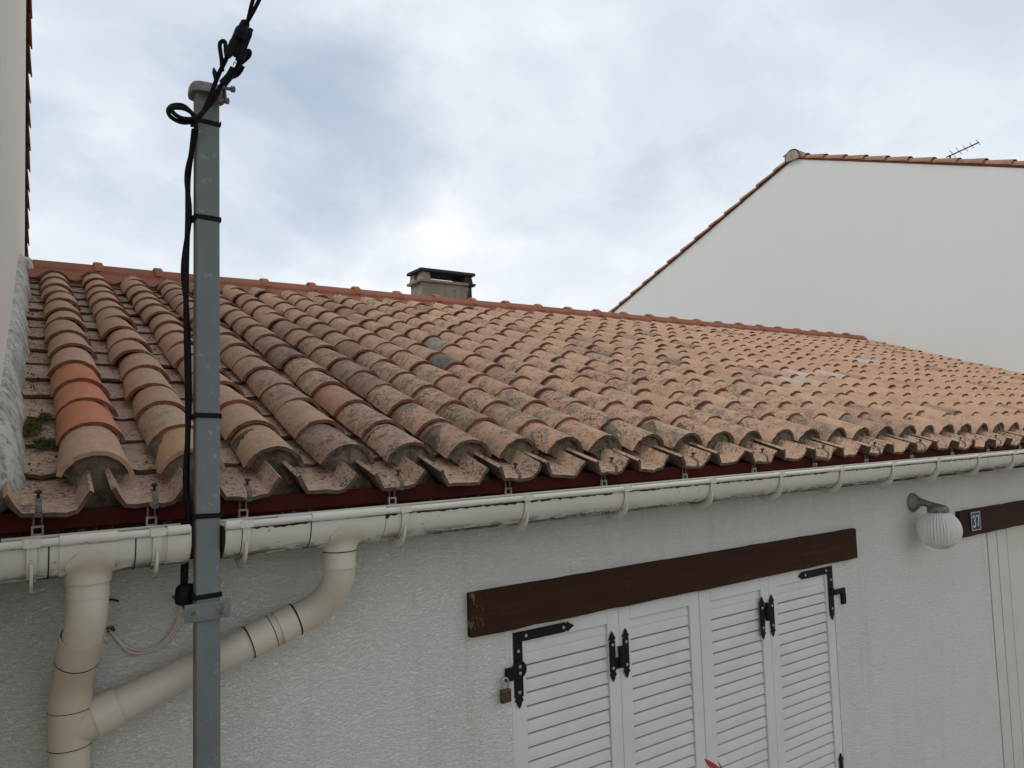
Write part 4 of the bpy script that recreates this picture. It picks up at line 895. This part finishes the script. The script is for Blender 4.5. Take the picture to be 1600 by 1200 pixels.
# ------------------------------------------------------------------ taller neighbours
def rake_profile(xw, ry, rz, fy, fz, by_, bz): return [(fy, fz), (ry, rz), (by_, bz)]
def gable_house(name, label, xw, xo, ry, rz, slope, fy, by_, mat, skew, tiles_side):
    h = thing(name, label, 'house', (xw, ry, 0), 'taller houses on either side')
    X = lambda y: xw + skew*(y-3.2)
    fz, bz = rz - slope*(ry-fy), rz - slope*1.075*(by_-ry)
    prof = [(fy, 0), (fy, H+fz), (ry, H+rz), (by_, H+bz), (by_, 0)]
    m = MB(); a = [(X(y), y, z) for y, z in prof]; b = [(xo, y, z) for y, z in prof]; n = len(prof)
    m.add(a+b, [tuple(range(n)), tuple(range(2*n-1, n-1, -1))] + [(i, (i+1) % n, n+(i+1) % n, n+i) for i in (0, 3)])
    m.build('wall', mat, h)
    s = math.copysign(1, xo-xw); t = 0.06
    roofm = MB()
    for (y0, z0_), (y1, z1_) in (((fy-0.25, fz-0.25*slope), (ry, rz)), ((ry, rz), (by_+0.2, bz-0.2*slope*1.075))):
        a0, a1 = X(y0)+0.012*s, X(y1)+0.012*s
        roofm.add([(a0, y0, H+z0_+0.003), (a1, y1, H+z1_+0.003), (xo, y1, H+z1_+0.003), (xo, y0, H+z0_+0.003), (a0, y0, H+z0_+t), (a1, y1, H+z1_+t), (xo, y1, H+z1_+t), (xo, y0, H+z0_+t)], [(0, 1, 2, 3), (4, 5, 6, 7), (0, 4, 5, 1), (2, 6, 7, 3), (3, 7, 4, 0), (1, 5, 6, 2)])
    rf = roofm.build('roof', RIDGE, h)
    return h, rf, X, s
def verge_mesh(kind):
    m = MB(); seg = 10; L = 0.47; t = 0.014; outer, inner = [], []
    for k_ in range(3):
        f = k_/2; r = 0.098 - 0.022*f; dz = -0.020*f
        outer.append([(r*sin(a), L*f, r*0.72*cos(a) + dz) for a in [-1.75 + 3.5*i/seg for i in range(seg+1)]])
        inner.append([((r-t)*sin(a), L*f, (r-t)*0.72*cos(a) + dz) for a in [-1.75 + 3.5*i/seg for i in range(seg+1)]])
    m.loft(outer, False); m.loft(inner, False); n = seg+1; m.m = 1
    for e_ in (0, 2): m.add(outer[e_]+inner[e_], [(i, i+1, n+i+1, n+i) for i in range(seg)])
    for e_ in (0, seg): m.add([r[e_] for r in outer]+[r[e_] for r in inner], [(i, i+1, 3+i+1, 3+i) for i in range(2)])
    return m.mesh('verge_tile', [CLAY, CLAY_EDGE], 40)
VM = verge_mesh(0)
def verge(rf, X, s, y0, z0_, y1, z1_, pitch, over, top_clip=0.1):
    """verge tiles from the eave (y0) up to the ridge (y1)"""
    d = Vector((X(y1)-X(y0), y1-y0, z1_-z0_)); L = d.length - top_clip; d.normalize(); nrm = Vector((0, -d.z, d.y)); nrm = nrm if nrm.z > 0 else -nrm
    n = int(L/pitch); xa = d.cross(nrm).normalized()
    for i in range(n+1):
        p = Vector((X(y0)+s*(0.085-over), y0, H+z0_)) + d*(i*pitch)
        mt = Matrix((xa, d, nrm)).transposed().to_4x4(); mt.translation = p + nrm*(0.055+jit(0.003)) + Vector((jit(0.005), 0, 0))
        mt = mt @ Euler((jit(0.01), 0, jit(0.015))).to_matrix().to_4x4()
        o = bpy.data.objects.new('verge_tile', VM); C.objects.link(o); o.parent = rf; o.matrix_parent_inverse = Matrix.Translation(-wpos(rf)); o.matrix_basis = mt
        k_ = random.uniform(0.75, 1.1); o.color = (0.31*k_, 0.15*k_, 0.10*k_, 0.35)
RYN, RZN, SL = 7.69, 4.80, 0.376
nh, nrf, NX, ns = gable_house('neighbour_house', 'tall pale smooth gable house behind the right end of the tile roof', XR, 20.0, RYN, RZN, SL, 1.0, 12.6, SMOOTH, 0.0, 1)
verge(nrf, NX, ns, 1.0-0.2, RZN-SL*(RYN-0.8), RYN, RZN, 0.375, 0.03, 0.20)
verge(nrf, NX, ns, 12.6+0.15, RZN-SL*1.075*(12.6+0.15-RYN), RYN, RZN, 0.42, 0.035, 0.20)
m = MB(); rr = []
for x, r in ((XR-0.05, 0.155), (XR+0.35, 0.14), (20.0, 0.14)): rr.append([(x, RYN + r*sin(a), H+RZN+0.02 + r*cos(a)) for a in [-1.9+3.8*i/14 for i in range(15)]])
m.loft(rr, False); m.add([(XR-0.049, RYN + 0.135*sin(a), H+RZN+0.02 + 0.135*cos(a)) for a in [-1.9+3.8*i/14 for i in range(15)]], [tuple(range(15))]); m.build('ridge_tile', CHIM, nrf, smooth=40)
m = MB(); gz = RZN-SL*1.075*(12.6-RYN)
for yy, zz_ in ((12.86, gz-0.16), (12.98, gz-0.20)): m.box((XR-0.05, yy, H+zz_-0.05), (XR+3, yy+0.1, H+zz_))
m.build('eave_gutter', IRON, nh)
lh, lrf, LXf, ls = gable_house('neighbour_house', 'tall pale house with tiled verge rising at the left edge', -0.0572, -7.0, RYN, RZN, SL, 1.75, 12.6, SMOOTH_L, 0.0063, -1)
verge(lrf, LXf, ls, 1.6, RZN-SL*(RYN-1.6), RYN, RZN, 0.375, 0.03, 0.2)
verge(lrf, LXf, ls, 12.75, RZN-SL*1.075*(12.75-RYN), RYN, RZN, 0.40, 0.045, 0.2)

# antenna on the right neighbour's roof
an = thing('tv_antenna', 'small dark television antenna above the right neighbour roof', 'antenna', (13.6, 5.35, H+4.05))
def mem(a, b, r, name): m = MB(); m.tube([E(a), E(b)], r, 6); m.build(name, IRON, an)
A0 = Vector((13.5, 6.02, 4.705)); A1 = Vector((13.5, 5.545, 4.765))
mem(A0 + Vector((0.0, 0.0, 0.0)), A0 + Vector((0.0, 0.0, -0.75)), 0.016, 'mast')
mem(A0 + Vector((0, 0.06, -0.02)), A1, 0.011, 'boom')
sdv = Vector((0.93, 0.12, -0.16)).normalized()
for i in range(5):
    p = A0.lerp(A1, 0.10 + 0.88*i/4); hl = 0.15 - 0.012*i
    mem(p - sdv*hl, p + sdv*hl, 0.005, 'element')

# ------------------------------------------------------------------ moss, litter, the flower
m = MB()
for cl, (u, v, s, n_) in enumerate(((0.022, 0.50, 0.060, 420), (0.055, 0.37, 0.035, 120), (0.07, 0.66, 0.03, 110), (0.085, 0.37, 0.028, 90))):
    for i in range(n_):
        a = random.uniform(0, 2*pi); d = sqrt(random.random())*s
        b = R(u + d*cos(a)*0.6, v + d*sin(a)*1.5, -0.098 if cl else -0.085)
        t = b + Vector((jit(0.018), jit(0.014)-0.004, random.uniform(0.010, 0.030)*(1-d/s*0.6))); sd_ = Vector((random.uniform(0.002, 0.004), jit(0.003), 0))
        m.add([b-sd_, b+sd_, t, b+Vector((0, 0.004, 0.004))], [(0, 1, 2), (1, 3, 2), (3, 0, 2)])
o = m.build('moss', MOSS); o['kind'] = 'stuff'; tag(o, 'brown green moss cushions growing beside the left mortar flashing', 'moss')
m = MB()
for i in range(520):
    c = random.choices(range(0, 9), weights=(4, 3, 6, 6, 5, 3, 2, 2, 1))[0]; u = chcols[c] + jit(0.06); v = random.uniform(-0.1, 4.0); s = random.uniform(0.002, 0.0075)
    v = math.floor(v/PITCH)*PITCH + PITCH*0.75 + jit(0.06)
    b = R(u, v, -0.103); q_ = Euler((random.random()*6, random.random()*6, random.random()*6)).to_matrix()
    if i % 4 == 0: b = R(0.02 + abs(jit(0.035)), random.uniform(0.05, 4.0), -0.098)
    m.add([b + q_ @ Vector(p)*s for p in ((1, 0, 0), (-0.5, 0.9, 0.2), (-0.6, -0.8, 0), (0, 0.1, 0.8))], [(0, 1, 3), (1, 2, 3), (2, 0, 3), (0, 2, 1)])
o = m.build('litter', LITTER); o['kind'] = 'stuff'; tag(o, 'dark leaf litter caught in the roof channels', 'litter')

fl = thing('flower', 'red and orange pointed flower tip in front of the white shutters', 'flower', (2.25, 2.0, 0))
m = MB(); m.tube(spline([(2.36, 2.02, 0.25), (2.34, 2.01, 1.0), (2.30, 2.0, 1.55), (2.262, 2.0, 1.675)], 5), 0.008, 8); m.build('stem', STEM, fl, smooth=60)
def blade(tip, base, wd, mat, name, up_=(0, -1, 0)):
    tip, base = Vector(tip), Vector(base); d = (tip-base); sdv_ = d.cross(Vector(up_)).normalized()
    m = MB(); rings = []
    for f, w_ in ((0, 0.35), (0.3, 0.95), (0.6, 0.8), (0.85, 0.4), (1, 0.03)):
        p = base + d*f; rings.append([p - sdv_*wd*w_, p + Vector(up_)*wd*0.45*w_, p + sdv_*wd*w_, p - Vector(up_)*wd*0.15*w_])
    m.loft(rings, True, (True, True)); m.build(name, mat, fl, smooth=50)
blade((2.178, 2.0, H-1.246), (2.285, 2.0, H-1.345), 0.017, RED, 'petal'); blade((2.186, 1.985, H-1.264), (2.245, 1.985, H-1.37), 0.016, ORANGE, 'petal'); blade((2.252, 2.0, H-1.272), (2.285, 2.0, H-1.33), 0.004, STEM, 'sepal')
m = MB(); m.lathe([(0.13, 0.005), (0.16, 0.22), (0.175, 0.25), (0.16, 0.25), (0.15, 0.22)], (2.36, 2.02, 0), (0, 0, 1), 24, (True, True)); m.build('pot', RIDGE, fl, smooth=40)
